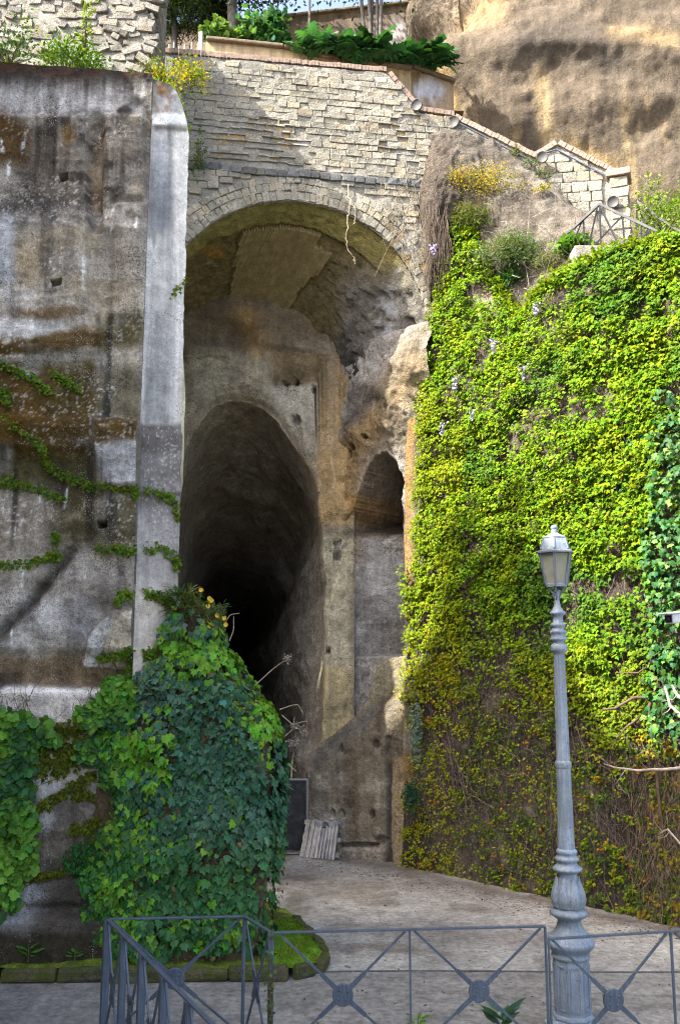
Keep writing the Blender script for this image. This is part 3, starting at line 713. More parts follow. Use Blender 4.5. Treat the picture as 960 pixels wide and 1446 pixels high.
# individual tuff blocks: shared irregular meshes, one object each
def block_mesh(seed, name):
    rs = np.random.RandomState(seed); bm = bmesh.new(); bmesh.ops.create_cube(bm, size=1.0)
    bmesh.ops.bevel(bm, geom=bm.edges[:], offset=.07, segments=1, affect='EDGES')
    for v in bm.verts: v.co += Vector(rs.normal(size=3) * .032)
    me = bpy.data.meshes.new(name); bm.to_mesh(me); bm.free(); return me
def variants(name, mat, n=6, seed=0):
    r = []
    for k in range(n):
        me = block_mesh(seed + k, name); me.materials.append(mat); r.append(me)
    return r
BL = variants('block', M['block']); ER = variants('eroded_block', M['eroded'], 4, 40); DK = variants('string_stone', M['darkstone'], 4, 60); VO = variants('voussoir', M['block'], 6, 80); RB = variants('stone', M['rubble'], 8, 120)
def put_block(name, me, parent, c, U, N, H, su, sn, sh, rs=None, roll=0.0):
    o = bpy.data.objects.new(name, me); COL.objects.link(o)
    U, N, H = (Vector(v) for v in (U, N, H))
    Mx = Matrix((U * su, N * sn, H * sh)).transposed().to_4x4()
    if roll: Mx = Matrix.Rotation(roll, 4, N) @ Mx
    Mx.translation = Vector(c)
    o.parent = parent; o.matrix_parent_inverse = Matrix.Translation(-Vector(base_of[parent.name])); o.matrix_basis = Mx
    return o
rs = np.random.RandomState(11)
ZS = fplane(420, 249)[1]           # dark string course
RING = .43
nblk = 0
z = ZS + .09; row = 0
zmax = max(ZL, ZR) + .1
ridges = []
ux0 = fplane(272, 150)[0]
while z < zmax:
    h = rs.uniform(.102, .118); u = ux0 - .25 - rs.rand() * .2
    while u < UEND + .35:
        w = rs.uniform(.13, .30); cu, cz = u + w / 2, z + h / 2 + .012 * math.sin(u * 2.3 + row) + rs.normal() * .004
        lim = ztop(cu) - .07
        if cz + h * .4 < lim and cu > ux0 - .2:
            px, py = proj(F3(cu, cz))
            ero = (278 < px < 436 and 168 < py < 252 and rs.rand() < .9 - .9 * max(0, px - 400) / 60) or (535 < px < 590 and 160 < py < 240 and rs.rand() < .55)
            if px < 606 or py < 190:
                off = -.03 if ero else rs.uniform(-.008, .012) + (.0 if rs.rand() > .12 else -.02)
                me = (ER if ero else BL)[rs.randint(4)]
                put_block('eroded_block' if ero else 'block', me, fac, F3(cu, cz, off), FU, FN, ZUP, w - .006, .12, h - .006, roll=rs.normal() * .022)
                nblk += 1
                if ero:
                    ridges.append((cu, z + h, w)); ridges.append((u, cz, -h))
        u += w
    z += h; row += 1
# weathered mortar standing proud between the eroded blocks
parts = []
for a, b, w in ridges:
    if w > 0: parts.append(box_np(F3(a, b + rs.normal() * .006, .012), FU, FN, ZUP, w * 1.02, .09 + rs.rand() * .03, .022 + rs.rand() * .014))
    else: parts.append(box_np(F3(a, b, .004), FU, FN, ZUP, .016 + rs.rand() * .016, .085, -w))
V, F, _ = merge([(v + .005 * rs.normal(size=v.shape), f, None) for v, f in parts]); stuff(link('mortar_ridge', mesh_np('mortar_ridge', V, F, None, False), M['mortar'], fac))
# dark string course
u = ux0 - .1
while u < UEND + .05:
    w = rs.uniform(.15, .24)
    put_block('string_stone', DK[rs.randint(4)], fac, F3(u + w / 2, ZS + rs.normal() * .008, .012 + rs.rand() * .02), FU, FN, ZUP, w - .012, .13, .125, roll=rs.normal() * .02); u += w
# voussoirs in two rough rings
for r0, r1, st in ((AR + .004, AR + .17, .10), (AR + .172, AR + .31, .11), (AR + .312, AR + RING, .12)):
    t = math.pi - .02
    while t > .02:
        dt = st * rs.uniform(.8, 1.3) / r0; tm = t - dt / 2; rr = (r0 + r1) / 2
        cu, cz = AU + rr * math.cos(tm), AZ + rr * math.sin(tm)
        px, py = proj(F3(cu, cz))
        if px > 262:
            ra = np.array(FU) * math.cos(tm) + ZUP * math.sin(tm); ta = -np.array(FU) * math.sin(tm) + ZUP * math.cos(tm)
            ero = px > 545 and rs.rand() < .4
            put_block('voussoir', (ER if ero else VO)[rs.randint(4)], fac, F3(cu, cz, rs.uniform(-.012, .010) - (.03 if ero else 0)), ta, FN, ra, rr * dt - .005, .13, (r1 - r0) * rs.uniform(.82, 1.12), roll=rs.normal() * .04)
        t -= dt
# spandrel blocks between ring and string course
z = AZ + .3
while z < ZS - .1:
    h = rs.uniform(.11, .13); u = ux0 - .2 - rs.rand() * .1
    while u < UEND:
        w = rs.uniform(.16, .26); cu, cz = u + w / 2, z + h / 2
        if math.hypot(cu - AU, cz - AZ) > AR + RING + .09:
            px, py = proj(F3(cu, cz)); ero = px > 540 and rs.rand() < .35
            put_block('block', (ER if ero else BL)[rs.randint(4)], fac, F3(cu, cz, rs.uniform(-.01, .025) - (.04 if ero else 0)), FU, FN, ZUP, w - .006, .12, h - .006, roll=rs.normal() * .03)
        u += w
    z += h
# right jamb under the springing: rough pale rubble
z = AZ - .1
while z > AZ - 1.6:
    u = AR + .02
    while u < AR + .32:
        w = rs.uniform(.08, .16); h = rs.uniform(.06, .11)
        put_block('rubble_stone', RB[rs.randint(8)], fac, F3(u + w / 2, z, rs.uniform(-.02, .06)), FU, FN, ZUP, w, .12, h, roll=rs.normal() * .3); u += w * .9
    z -= .085
# brick-on-edge coping
def coping(name, pts, parent, depth=.34, bw=.062, bh=.085, lift=0.0, n=None):
    parts = []; pts = np.asarray(pts, float); rs = np.random.RandomState(4)
    for a, b in zip(pts[:-1], pts[1:]):
        L = np.linalg.norm(b - a); k = max(1, int(L / bw)); t_ = (b - a) / L
        nn = np.cross(t_, ZUP); nn /= np.linalg.norm(nn); up = np.cross(nn, t_)
        for i in range(k):
            c_ = a + t_ * (i + .5) * L / k + up * (bh / 2 + lift + rs.normal() * .004) + nn * (-(-depth / 2) * 0)
            parts.append(box_np(c_ - nn * (depth / 2 - .03), t_, nn, up, L / k - .007, depth + rs.normal() * .008, bh))
    V, F, _ = merge([(v, f, None) for v, f in parts])
    return stuff(link(name, mesh_np(name, V, F, None, False), M['brick'], parent))
coping('brick_coping', [F3(u, ztop(u) - .03, .02) for u in (UL - 1.5, UL, UR)], fac)
coping('brick_coping', [F3(u, ztop(u) - .04, .02) for u in (UR + .02, fplane(590, 152)[0])], fac, bw=.09)
coping('brick_coping', [F3(u, ztop(u) - .03, .02) for u in (fplane(590, 152)[0] + .01, fplane(640, 160)[0])], fac)
V, F = prism_np([F3(UL - 1.5, ztop(UL) - .4, -.05), F3(UEND + .4, ZR - 1.2, -.05), F3(UEND + .4, ztop(UEND + .3) - .08, -.05), F3(fplane(590, 152)[0], ztop(fplane(590, 152)[0]) - .08, -.05), F3(UR, ZR - .06, -.05), F3(UL - 1.5, ZL - .02, -.05)], -FN * .3)
link('upper_core', mesh_np('upper_core', V, tri_fix(F)), M['mortar'], fac)

# ------------------------------------------------------------------ vault behind the arch
BC = atY(330, 592, 16.15); BR = 1.93                        # centre and radius of the far end of the vault
fc = F3(AU, AZ, -.03)
nt, nth = 110, 200
ths = np.linspace(math.pi + .12, -.12, nth); P = np.zeros((nt, nth, 3))
for i, t in enumerate(np.linspace(0, 1, nt)):
    c0 = fc * (1 - t) + BC * t; r = AR * (1 - t) + BR * t
    U = unit(FU * (1 - t) + np.array([1, 0, 0]) * t)
    P[i] = c0 + np.cos(ths)[:, None] * r * U + np.sin(ths)[:, None] * r * ZUP
inw = unit((fc * .5 + BC * .5)[None, None] * 0 + np.array([0, 0, 0]) + (np.array([fc * (1 - t) + BC * t for t in np.linspace(0, 1, nt)])[:, None] - P))
ed = sm(0, .06, np.linspace(0, 1, nt))[:, None]
d = (.05 * fbm(P, 2.2, 5, 81) + .035 * fbm(P, 9, 4, 82, ridged=True)) * ed
q = Q(P, 8, 15, 2.5)
right = sm(455, 500, q.x) * sm(350, 420, q.y)
d += right * (.10 * fbm(P, 4, 5, 83, ridged=True)) * ed
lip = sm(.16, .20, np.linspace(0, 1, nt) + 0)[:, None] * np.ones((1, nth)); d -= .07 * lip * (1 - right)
PV = P + inw * d[..., None]
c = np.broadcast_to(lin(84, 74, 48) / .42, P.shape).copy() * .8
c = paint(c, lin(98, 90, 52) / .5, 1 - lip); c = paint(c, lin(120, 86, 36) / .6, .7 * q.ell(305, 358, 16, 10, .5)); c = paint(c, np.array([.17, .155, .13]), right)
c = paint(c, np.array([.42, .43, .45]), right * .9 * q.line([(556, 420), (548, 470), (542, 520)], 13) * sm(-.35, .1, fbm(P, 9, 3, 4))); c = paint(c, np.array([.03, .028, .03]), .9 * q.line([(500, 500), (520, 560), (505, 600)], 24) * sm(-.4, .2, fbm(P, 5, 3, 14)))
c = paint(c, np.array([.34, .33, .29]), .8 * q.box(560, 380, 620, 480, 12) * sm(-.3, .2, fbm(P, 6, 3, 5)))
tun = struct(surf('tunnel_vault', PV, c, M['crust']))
# surviving brickwork on the vault: small bricks laid along it
parts = []; rs = np.random.RandomState(9)
poly = [(337, 330), (385, 318), (430, 324), (474, 355), (448, 385), (425, 405), (412, 432), (398, 452), (362, 440), (322, 436), (330, 380)]
dth = .050 / AR
tt = 0.0
for a in np.arange(math.pi * .80, math.pi * .18, -dth):
    s = .20
    while s < .98:
        w = .085 + rs.rand() * .03; sc = s + w / 2
        c0 = fc * (1 - sc) + BC * sc; r = AR * (1 - sc) + BR * sc + .035 + rs.normal() * .003
        U = unit(FU * (1 - sc) + np.array([1, 0, 0]) * sc); ra = U * math.cos(a) + ZUP * math.sin(a); cpt = c0 + ra * r
        px, py = proj(cpt)
        class _q: pass
        qq = Q.__new__(Q); qq.x = np.array([px]); qq.y = np.array([py])
        if qq.poly(poly)[0] > .5:
            ax = unit((BC + ra * BR) - (fc + (FU * math.cos(a) + ZUP * math.sin(a)) * AR)); tv = unit(np.cross(ax, ra))
            parts.append(box_np(cpt, ax, tv, ra, w * np.linalg.norm(BC - fc) - .003, .045, .12))
        s += w
V, F, _ = merge([(v, f, None) for v, f in parts]); V += rs.normal(size=V.shape) * .002
stuff(link('vault_brickwork', mesh_np('vault_brickwork', V, F, None, False), M['vaultbrick'], tun))

# ------------------------------------------------------------------ rock end wall with the great pointed opening
def bplane(px, py): return atY(px, py, 16.0 if py < 900 else 16.0 - .5 * min(1, (py - 900) / 300))
outl = [(437, 1225), (436, 1150), (441, 1100), (452, 1050), (457, 1000), (458, 900), (456, 800), (455, 740), (450, 700), (440, 675), (425, 645), (405, 616), (385, 592), (367, 575), (347, 566), (322, 565), (302, 573), (285, 590), (270, 615), (258, 650), (235, 720), (215, 800), (205, 900), (200, 1000), (198, 1225)]
ol = np.array(outl, float); s = np.concatenate([[0], np.cumsum(np.linalg.norm(np.diff(ol, axis=0), axis=1))]); no = 260
ss = np.linspace(0, s[-1], no); ox = np.interp(ss, s, ol[:, 0]); oy = np.interp(ss, s, ol[:, 1])
O3 = np.array([bplane(x, y) for x, y in zip(ox, oy)])
O3 += np.stack([.08 * fbm(O3, 1.8, 4, 5), 0 * ox, .09 * fbm(O3, 1.8, 4, 6)], -1)
# outer rim of the end wall
ctr = np.array([330.0, 800.0])
dirs = unit(np.stack([ox, oy], -1) - ctr)
nr = 120; P = np.zeros((no, nr, 3))
for k in range(no):
    x1 = np.clip(ctr[0] + dirs[k, 0] * 620, 60, 500); y1 = np.clip(ctr[1] + dirs[k, 1] * 620, 380, 1240)
    if dirs[k, 0] > 0 and oy[k] > 640: x1, y1 = 500, oy[k]
    if dirs[k, 0] < 0 and oy[k] > 700: x1, y1 = 60, oy[k]
    B3 = bplane(x1, y1)
    v = np.linspace(0, 1, nr)[:, None]; P[k] = O3[k] * (1 - v) + B3 * v
q = Q(P, 6, 25, 2.0)
edge = sm(0, .12, np.linspace(0, 1, nr))[None, :]
d = .13 * fbm(P, 1.3, 5, 91) + .03 * fbm(P, 6, 4, 92) + .035 * fbm(P * np.array([.5, 1, 1.4]), 2.4, 4, 93, ridged=True)
d += .12 * q.line([(335, 445), (362, 500), (372, 525)], 22) - .22 * q.ell(338, 478, 20, 24, .5) - .10 * q.ell(300, 470, 40, 20, .5)
d -= .06 * q.box(383, 498, 470, 548, 3) + .05 * q.line([(395, 503), (455, 496)], 3)
for hx, hy, hr in ((419, 545, 5), (447, 556, 5), (420, 597, 6), (475, 770, 6), (476, 787, 6), (462, 920, 4), (405, 548, 4)): d -= .2 * (((q.x - hx) / hr) ** 2 + ((q.y - hy) / hr) ** 2 < 1)
d -= .13 * q.ell(459, 836, 10, 20, .3) + .05 * q.seg(455, 735, 482, 730, 3)
d -= .06 * q.line([(385, 498), (386, 548)], 2.5) + .05 * q.line([(300, 560), (360, 552), (410, 546), (470, 520)], 2.5) + .05 * q.line([(300, 455), (305, 500), (322, 545)], 2.5)
st_ = 3.2 * fbm(P * np.array([1, 1, 1.5]), .75, 3, 94); fl = np.floor(st_); d += .10 * (fl + sm(.40, .60, st_ - fl)) / 2
d = d * edge + .10 * sm(0, .05, np.linspace(0, 1, nr))[None, :] * 1.0
PB = P - np.array([0, 1.0, 0]) * d[..., None]
c = np.broadcast_to(lin(112, 104, 88) / .5, P.shape).copy()
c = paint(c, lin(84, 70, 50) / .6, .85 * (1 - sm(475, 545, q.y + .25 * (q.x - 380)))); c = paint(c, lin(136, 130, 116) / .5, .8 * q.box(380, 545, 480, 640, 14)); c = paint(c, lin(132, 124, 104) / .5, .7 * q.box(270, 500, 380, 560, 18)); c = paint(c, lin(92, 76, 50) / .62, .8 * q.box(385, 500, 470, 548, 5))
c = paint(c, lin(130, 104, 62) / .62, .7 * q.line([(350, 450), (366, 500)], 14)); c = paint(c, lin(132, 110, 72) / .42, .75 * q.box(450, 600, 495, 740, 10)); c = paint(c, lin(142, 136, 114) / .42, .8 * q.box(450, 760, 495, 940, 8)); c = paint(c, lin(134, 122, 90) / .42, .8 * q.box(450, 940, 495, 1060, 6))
c = paint(c, lin(190, 180, 160) / .62, .35 * Q(P, 4, 26, 5).line([(474, 610), (468, 650), (472, 672), (468, 700)], 1.6))
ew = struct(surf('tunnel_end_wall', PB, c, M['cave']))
# passage beyond, running back into the hill
nd_ = 170; ts = np.concatenate([np.linspace(0, 3.5, 100), np.linspace(3.6, 16, nd_ - 100)])
P = np.zeros((no, nd_, 3)); ax = np.array([-.135, 1.0, -.004])
cen = np.array([O3[:, 0].mean(), 16.0, 3.0])
for j, t in enumerate(ts):
    k = np.interp(t, [0, 5, 16], [1, .82, .7]); kz = np.interp(t, [0, 5, 16], [1, .72, .62]); c1 = cen * np.array([1, 1, 0])
    P[:, j] = c1 + (O3 - c1) * np.array([k, 1, kz]) + ax * t
inw = cen + (P - P) ; 
I = np.stack([cen[0] + ax[0] * ts, 16 + ts, np.full(nd_, 3.2)], -1)[None] - P; I[..., 1] = 0; I = unit(I)
q = Q(P, 5, 33, 1.5); edge = sm(0, .5, ts)[None, :]
d = .16 * fbm(P * np.array([1, .6, 1]), .8, 4, 95) + .10 * fbm(P, 1.5, 5, 96) + .05 * fbm(P @ np.array([[.8, .2, .3], [.1, .5, -.6], [-.4, .7, .6]]), 3.0, 4, 97, ridged=True) + .02 * fbm(P, 9, 3, 99)
zz = P[..., 2]
d += .35 * sm(5.4, 5.0, zz) * 0 + .20 * (zz < 5.35) * sm(0.0, .4, ts)[None] * (P[..., 0] > cen[0] + ax[0] * ts[None]) * 0
zrel = np.broadcast_to(O3[:, 2][:, None], zz.shape); d += .30 * (1 - sm(5.28, 5.42, zrel)) * (I[..., 0] < 0) * sm(.0, 1.2, ts)[None]; d -= .25 * sm(5.5, 6.2, zrel) * (1 - sm(7.0, 7.4, zrel)) * (I[..., 0] < 0) * sm(.3, 2.5, ts)[None]
P = P + I * (d * edge)[..., None]
c = np.broadcast_to(lin(112, 106, 94) / .55, P.shape).copy(); c = paint(c, lin(124, 119, 108) / .55, sm(-.1, .4, fbm(P, 1.2, 4, 98))); c = paint(c, lin(98, 88, 70) / .55, .6 * sm(4.9, 5.4, zz))
pas = struct(surf('tunnel_passage', P, c, M['cave']))
V, F = prism_np(P[:, -1], (0, .3, 0)); struct(link('passage_end', mesh_np('passage_end', V, tri_fix(F), np.broadcast_to(np.array([.1, .09, .08]), (len(V), 3))), M['cave']))

# ------------------------------------------------------------------ right side of the tunnel: rock pier with the tall niche
A = F3(AR + .02, 0, -.3)[:2]; B = np.array([-.02, 16.05])
nu, nz = 170, 330
P = np.zeros((nu, nz, 3))
A = np.array([1.42, 14.72])
for i, t in enumerate(np.linspace(-.12, 1.12, nu)):
    xy = A * (1 - t) + B * t; P[i, :, 0] = xy[0]; P[i, :, 1] = xy[1]; P[i, :, 2] = np.linspace(0, AZ + .2, nz)
n0 = unit(np.array([-(B - A)[1], (B - A)[0], 0])); n0 = n0 * np.sign(n0 @ np.array([-1, -1, 0]))
q = Q(P, 5, 44, 2.0); q0 = Q(P, 2, 45, 3.0)
d = .07 * fbm(P, 1.6, 5, 101) + .025 * fbm(P, 8, 4, 102)
d += .30 * q.line([(600, 500), (560, 560), (520, 610)], 34) + .10 * fbm(P, 3, 4, 103) * q.box(485, 480, 620, 640, 20) + .12 * q.line([(600, 530), (575, 600)], 20)
nich = np.maximum(q0.poly([(486, 746), (500, 715), (515, 675), (530, 648), (548, 639), (562, 652), (569, 680), (570, 760), (486, 760)]), q0.box(487, 746, 570, 926, 2))
ramp = np.clip((q0.x - 484) / 80, 0, 1.3)
d -= nich * (.01 + 1.2 * ramp) + nich * (1 - sm(716, 764, q0.y)) * (1.6 - .3 * ramp)
d += .04 * fbm(P, 5, 4, 104, ridged=True)
for hx, hy, hr in ((541, 748, 6), (535, 841, 3), (553, 882, 4), (498, 641, 6), (527, 620, 4), (508, 634, 4)): d -= .2 * (((q0.x - hx) / hr) ** 2 + ((q0.y - hy) / hr) ** 2 < 1)
c = np.broadcast_to(lin(114, 111, 106) / .5, P.shape).copy()
c = paint(c, lin(136, 110, 68) / .72, .85 * q.line([(600, 520), (560, 580), (500, 640), (486, 700)], 26)); c = paint(c, lin(128, 118, 100) / 1.25, .9 * q.line([(606, 470), (590, 520), (556, 560), (575, 620)], 22)); c = paint(c, lin(44, 40, 36) / .62, .8 * q.line([(500, 560), (535, 560), (500, 600)], 18)); c = paint(c, lin(134, 104, 60) / .62, .8 * q.box(484, 700, 525, 752, 8)); c = paint(c, lin(128, 112, 84) / .62, .6 * q.box(484, 745, 500, 800, 8))
c = paint(c, lin(138, 137, 134) / .42, .7 * sm(-.2, .3, fbm(P, 2, 4, 8)) * q.box(490, 750, 575, 1040, 10)); c = paint(c, lin(172, 172, 170) / .62, .8 * sm(.1, .35, fbm(P, 7, 4, 18)) * q.line([(505, 740), (520, 755), (545, 780)], 18)); c = paint(c, lin(98, 96, 93) / .5, .6 * sm(.15, .45, -fbm(P, 2.6, 4, 28)) * q.box(490, 780, 575, 1040, 10))
c = paint(c, lin(62, 58, 54) / .7, .9 * nich * (1 - sm(730, 765, q0.y))); c = paint(c, lin(120, 110, 92) / .9, .8 * sm(572, 580, q0.x) * sm(600, 640, q0.y))  # upper niche painted dark grey, putting the recess shade into the colour
P += n0 * d[..., None]
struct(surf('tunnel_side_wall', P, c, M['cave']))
# lower rock bench in front of the niche
A = np.array([1.12, 14.56]); B = np.array([-.50, 15.50])
nu, nz = 150, 220; P = np.zeros((nu, nz, 3)); us = np.linspace(-.02, 1.0, nu)
pxs = []
for i, t in enumerate(us):
    xy = A * (1 - t) + B * t
    px = proj(np.array([xy[0], xy[1], 2.0]))[0]
    py = np.interp(px, [432, 445, 470, 500, 515, 528, 535, 580], [1085, 1052, 1036, 1008, 990, 942, 932, 924])
    zt_ = zat(py, xy[1]); P[i, :, 0] = xy[0]; P[i, :, 1] = xy[1]; P[i, :, 2] = np.linspace(0, zt_, nz)
n0 = unit(np.array([-(B - A)[1], (B - A)[0], 0])); n0 = n0 * np.sign(n0 @ np.array([-1, -1, 0]))
q = Q(P, 5, 54, 2.0); q0 = Q(P, 2, 55, 3.0)
d = .05 * fbm(P, 1.5, 5, 111) + .02 * fbm(P, 9, 4, 112)
diag = np.interp(q.x, [430, 480, 520, 545, 580], [1075, 1045, 1010, 985, 970])
d -= .10 * (1 - sm(diag - 4, diag + 10, q.y)); d -= .05 * q.box(484, 1060, 500, 1170, 5) + .07 * q.box(544, 1040, 552, 1230, 3) - .02 * q.box(553, 1070, 580, 1230, 4)
d -= .12 * q0.box(478, 1191, 533, 1197, 1.5) + .08 * q0.ell(538, 1187, 7, 6, .4); d += .05 * q0.box(470, 1199, 545, 1240, 3)
for hx, hy in ((481, 1058), (531, 1052), (482, 1150), (470, 1150), (525, 1150)): d -= .08 * q0.ell(hx, hy, 3, 6, .5)
c = np.broadcast_to(lin(120, 112, 96) / .55, P.shape).copy(); c = paint(c, lin(128, 124, 112) / .66, .7 * q.box(430, 1060, 485, 1200, 12)); c = paint(c, lin(84, 72, 56) / .66, .7 * q.box(486, 1070, 506, 1190, 6)); c = paint(c, lin(76, 64, 48) / .66, .6 * sm(-.05, .35, fbm(P, 2, 4, 31))); c = paint(c, lin(86, 84, 80) / .66, .75 * q.line([(440, 1072), (500, 1030), (545, 990)], 10)); c = paint(c, lin(130, 122, 96) / .66, .6 * q.box(505, 925, 580, 990, 8)); c = paint(c, lin(70, 56, 40) / .66, .7 * q.line([(556, 980), (540, 990), (530, 1040)], 9)); c = paint(c, lin(150, 130, 96) / .66, .6 * q.box(552, 1070, 580, 1230, 8)); c = paint(c, lin(62, 58, 56) / .66, .8 * q.box(544, 1080, 550, 1230, 3))
P += n0 * d[..., None]
bench = struct(surf('rock_bench', P, c, M['cave'])); PBN = P
T = np.zeros((nu, 12, 3))
for j, v in enumerate(np.linspace(0, 1, 12)): T[:, j] = P[:, -1] + np.array([.55, .75, .12]) * v * (1.0)
T[..., 2] += .03 * fbm(T, 4, 3, 7) * np.linspace(0, 1, 12)[None]
surf('bench_top', T, np.broadcast_to(lin(120, 112, 92) / .66, T.shape), M['cave'], bench)
# ------------------------------------------------------------------ right retaining wall that carries the creeper
nu, nz = 190, 230
cp = np.linspace(0, 1, nu)
bx = [566, 640, 760, 960, 1150]; by = [1224, 1238, 1264, 1311, 1352]
tx = [634, 668, 692, 733, 752, 792, 850, 960, 1190]; ty = [320, 332, 398, 456, 424, 388, 360, 336, 300]
sb = np.interp(cp, np.linspace(0, 1, 5), bx)
PR = np.zeros((nu, nz, 3))
for i, t in enumerate(cp):
    pxb = np.interp(t, [0, 1], [566, 1150]); b = atZ(pxb, np.interp(pxb, bx, by), 0.0)
    pxt = np.interp(t, [0, .18, .4, .7, 1], [628, 700, 790, 962, 1190])
    tp = atY(pxt, np.interp(pxt, tx, ty), b[1] + .25 + .1 * (1 - t))
    v = np.linspace(0, 1, nz)
    bow = np.interp(v, [0, .15, .36, .5, .6, .74, .83, .92, 1], [0, -.06, -.21, -.33, -.39, -.37, -.23, -.11, 0]) * (1 - t) ** 3      # the free end leans: leftmost edge follows its outline
    PR[i] = b + (tp - b) * v[:, None]; PR[i, :, 0] += bow
NR = grid_normals(PR)
PR += NR * (.10 * fbm(PR, .8, 4, 121) + .04 * fbm(PR, 3, 4, 122))[..., None]; NR = grid_normals(PR)
q = Q(PR, 8, 61, 1.6)
c = np.broadcast_to(lin(88, 79, 70) / .8, PR.shape).copy(); c = paint(c, lin(58, 51, 46) / .72, sm(-.1, .35, fbm(PR, 1.6, 4, 31))); c = paint(c, lin(150, 140, 124) / .72, .6 * sm(.2, .5, fbm(PR, 2.2, 4, 33)))
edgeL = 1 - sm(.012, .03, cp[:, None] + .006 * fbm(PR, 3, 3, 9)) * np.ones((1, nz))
c = paint(c, lin(206, 166, 112) / 2.0, edgeL * np.maximum(sm(560, 600, q.y) * (1 - sm(780, 900, q.y)), q.box(500, 1060, 600, 1110, 6)))  # orange plaster at the free edge, with sunlit warmth painted into it
rwall = thing('retaining_wall', 'battered earth and stone retaining wall hidden behind the yellow-green creeper', 'wall', (2.8, 12.5, 0))
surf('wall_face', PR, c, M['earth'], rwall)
# free end of that wall, turning back to the arch
E2 = np.zeros((14, nz, 3))
for k, v in enumerate(np.linspace(0, 1, 14)): E2[k] = PR[0] + np.array([.42, .55, 0]) * v
surf('end_face', E2, paint(np.broadcast_to(lin(190, 156, 110) / 1.7, E2.shape).copy(), lin(120, 104, 84) / .72, sm(0, .4, fbm(E2, 2, 3, 2))), M['plaster'], rwall)

# ------------------------------------------------------------------ rock slope between the creeper wall and the stair parapet
cols_ = [590, 596, 604, 622, 650, 700, 755, 800, 850, 900, 1000, 1150]
topy = [225, 206, 194, 186, 186, 203, 238, 284, 322, 348, 352, 330]
Yt = [15.3, 14.9, 14.75, 14.7, 14.75, 14.8, 14.7, 14.4, 13.9, 13.6, 13.0, 12.3]
boty = [560, 545, 500, 400, 348, 445, 470, 412, 380, 362, 350, 335]
Yb = [15.1, 15.05, 15.0, 14.95, 14.8, 14.2, 13.7, 13.3, 12.9, 12.6, 12.1, 11.3]
nu, nv = 200, 120; P = np.zeros((nu, nv, 3))
for i, x in enumerate(np.interp(np.linspace(0, 1, nu), np.linspace(0, 1, 12), cols_)):
    a = atY(x, np.interp(x, cols_, boty), np.interp(x, cols_, Yb)); b = atY(x, np.interp(x, cols_, topy), np.interp(x, cols_, Yt))
    v = np.linspace(0, 1, nv)[:, None]; P[i] = a * (1 - v) + b * v
    P[i, :, 1] -= .35 * np.sin(v[:, 0] * math.pi) ** .8 * np.interp(x, [588, 606, 660, 800, 1150], [.1, 1.1, 1, .6, .3])
    P[i, :, 1] -= .0
NH = grid_normals(P); q = Q(P, 6, 71, 2)
d = .13 * fbm(P, 1.2, 5, 131) + .06 * fbm(P * np.array([1, 1, .55]), 4, 5, 132, ridged=True) + .02 * fbm(P, 14, 3, 133)
d -= .07 * q.box(610, 330, 640, 440, 10)
P += NH * d[..., None]; PH = P; NH = grid_normals(P)
c = np.broadcast_to(lin(128, 119, 107) / 1.8, P.shape).copy(); c = paint(c, lin(104, 93, 82) / 1.7, .8 * q.box(580, 200, 642, 400, 14)); c = paint(c, lin(172, 164, 150) / 1.8, .8 * sm(.0, .4, fbm(P, 2.2, 4, 11)) * sm(640, 700, q.x)); c = paint(c, lin(60, 54, 48), .8 * q.box(612, 330, 640, 450, 6)); 
struct(surf('rock_slope', P, c, M['earth']))

# ------------------------------------------------------------------ stair parapet climbing along the cliff
sp_ = thing('stair_parapet', 'cream stone stair parapet with brick coping stepping down to a pier', 'parapet', atY(760, 330, 14.9))
def SY(px): return np.interp(px, [560, 640, 890], [14.95, 14.95, 14.55])
crest = [(592, 160), (634, 164), (640, 168), (754, 224), (786, 205), (864, 246)]
C3 = [atY(x, y, SY(x)) for x, y in crest]
low3 = [atY(x, y, SY(x) + .02) for x, y in ((592, 330), (634, 330), (640, 330), (754, 360), (786, 370), (864, 380))]
for a in range(len(crest) - 1):
    V, F = prism_np([low3[a], low3[a + 1], C3[a + 1], C3[a]], (0.02, .32, 0)); link('wall_core', mesh_np('wall_core', V, tri_fix(F), None, False), M['mortar'], sp_)
for seg_ in (C3[2:4], C3[3:5], C3[4:6]):
    coping('brick_coping', [p_ + np.array([0, -.02, -.005]) for p_ in seg_], sp_, depth=.40, bw=.066, bh=.09)
rs = np.random.RandomState(31)
Us = unit(C3[5] - C3[3]) * np.array([1, 1, 0]); Us = unit(Us); Ns = np.array([Us[1], -Us[0], 0])
def topz(x): return np.interp(x, [p_[0] for p_ in C3], [p_[2] for p_ in C3])
for z in np.arange(C3[5][2] - 2.2, C3[4][2], .19):
    s0 = rs.rand() * .1
    x = C3[3][0] - .1
    while x < C3[5][0] - .03:
        w = rs.uniform(.17, .30); cx = x + w / 2
        if z + .19 < topz(cx) - .05 and cx + w / 2 < C3[5][0] - .02:
            yy = np.interp(cx, [C3[3][0], C3[5][0]], [SY(754), SY(864)])
            put_block('block', BL[rs.randint(6)], sp_, (cx, yy, z + .095), Us, Ns, ZUP, w - .015, .08, .175, roll=rs.normal() * .02)
        x += w
# pier with its cap
pc = atY(879, 300, 14.5); pz0 = pc[2] - 1.1; pz1 = zat(250, 14.5)
for k in range(9):
    h = (pz1 - pz0) / 9
    put_block('pier_block', BL[k % 6], sp_, (pc[0], 14.62, pz0 + (k + .5) * h), (math.cos(.35), -math.sin(.35), 0), (-math.sin(.35), -math.cos(.35), 0), ZUP, .30, .34, h - .008)
V, F = box_np((pc[0], 14.62, pz1 + .06), (math.cos(.35), -math.sin(.35), 0), (math.sin(.35), math.cos(.35), 0), ZUP, .40, .44, .12); solid('pier_cap', [(V, F)], M['brick'], sp_, bevel=.012)
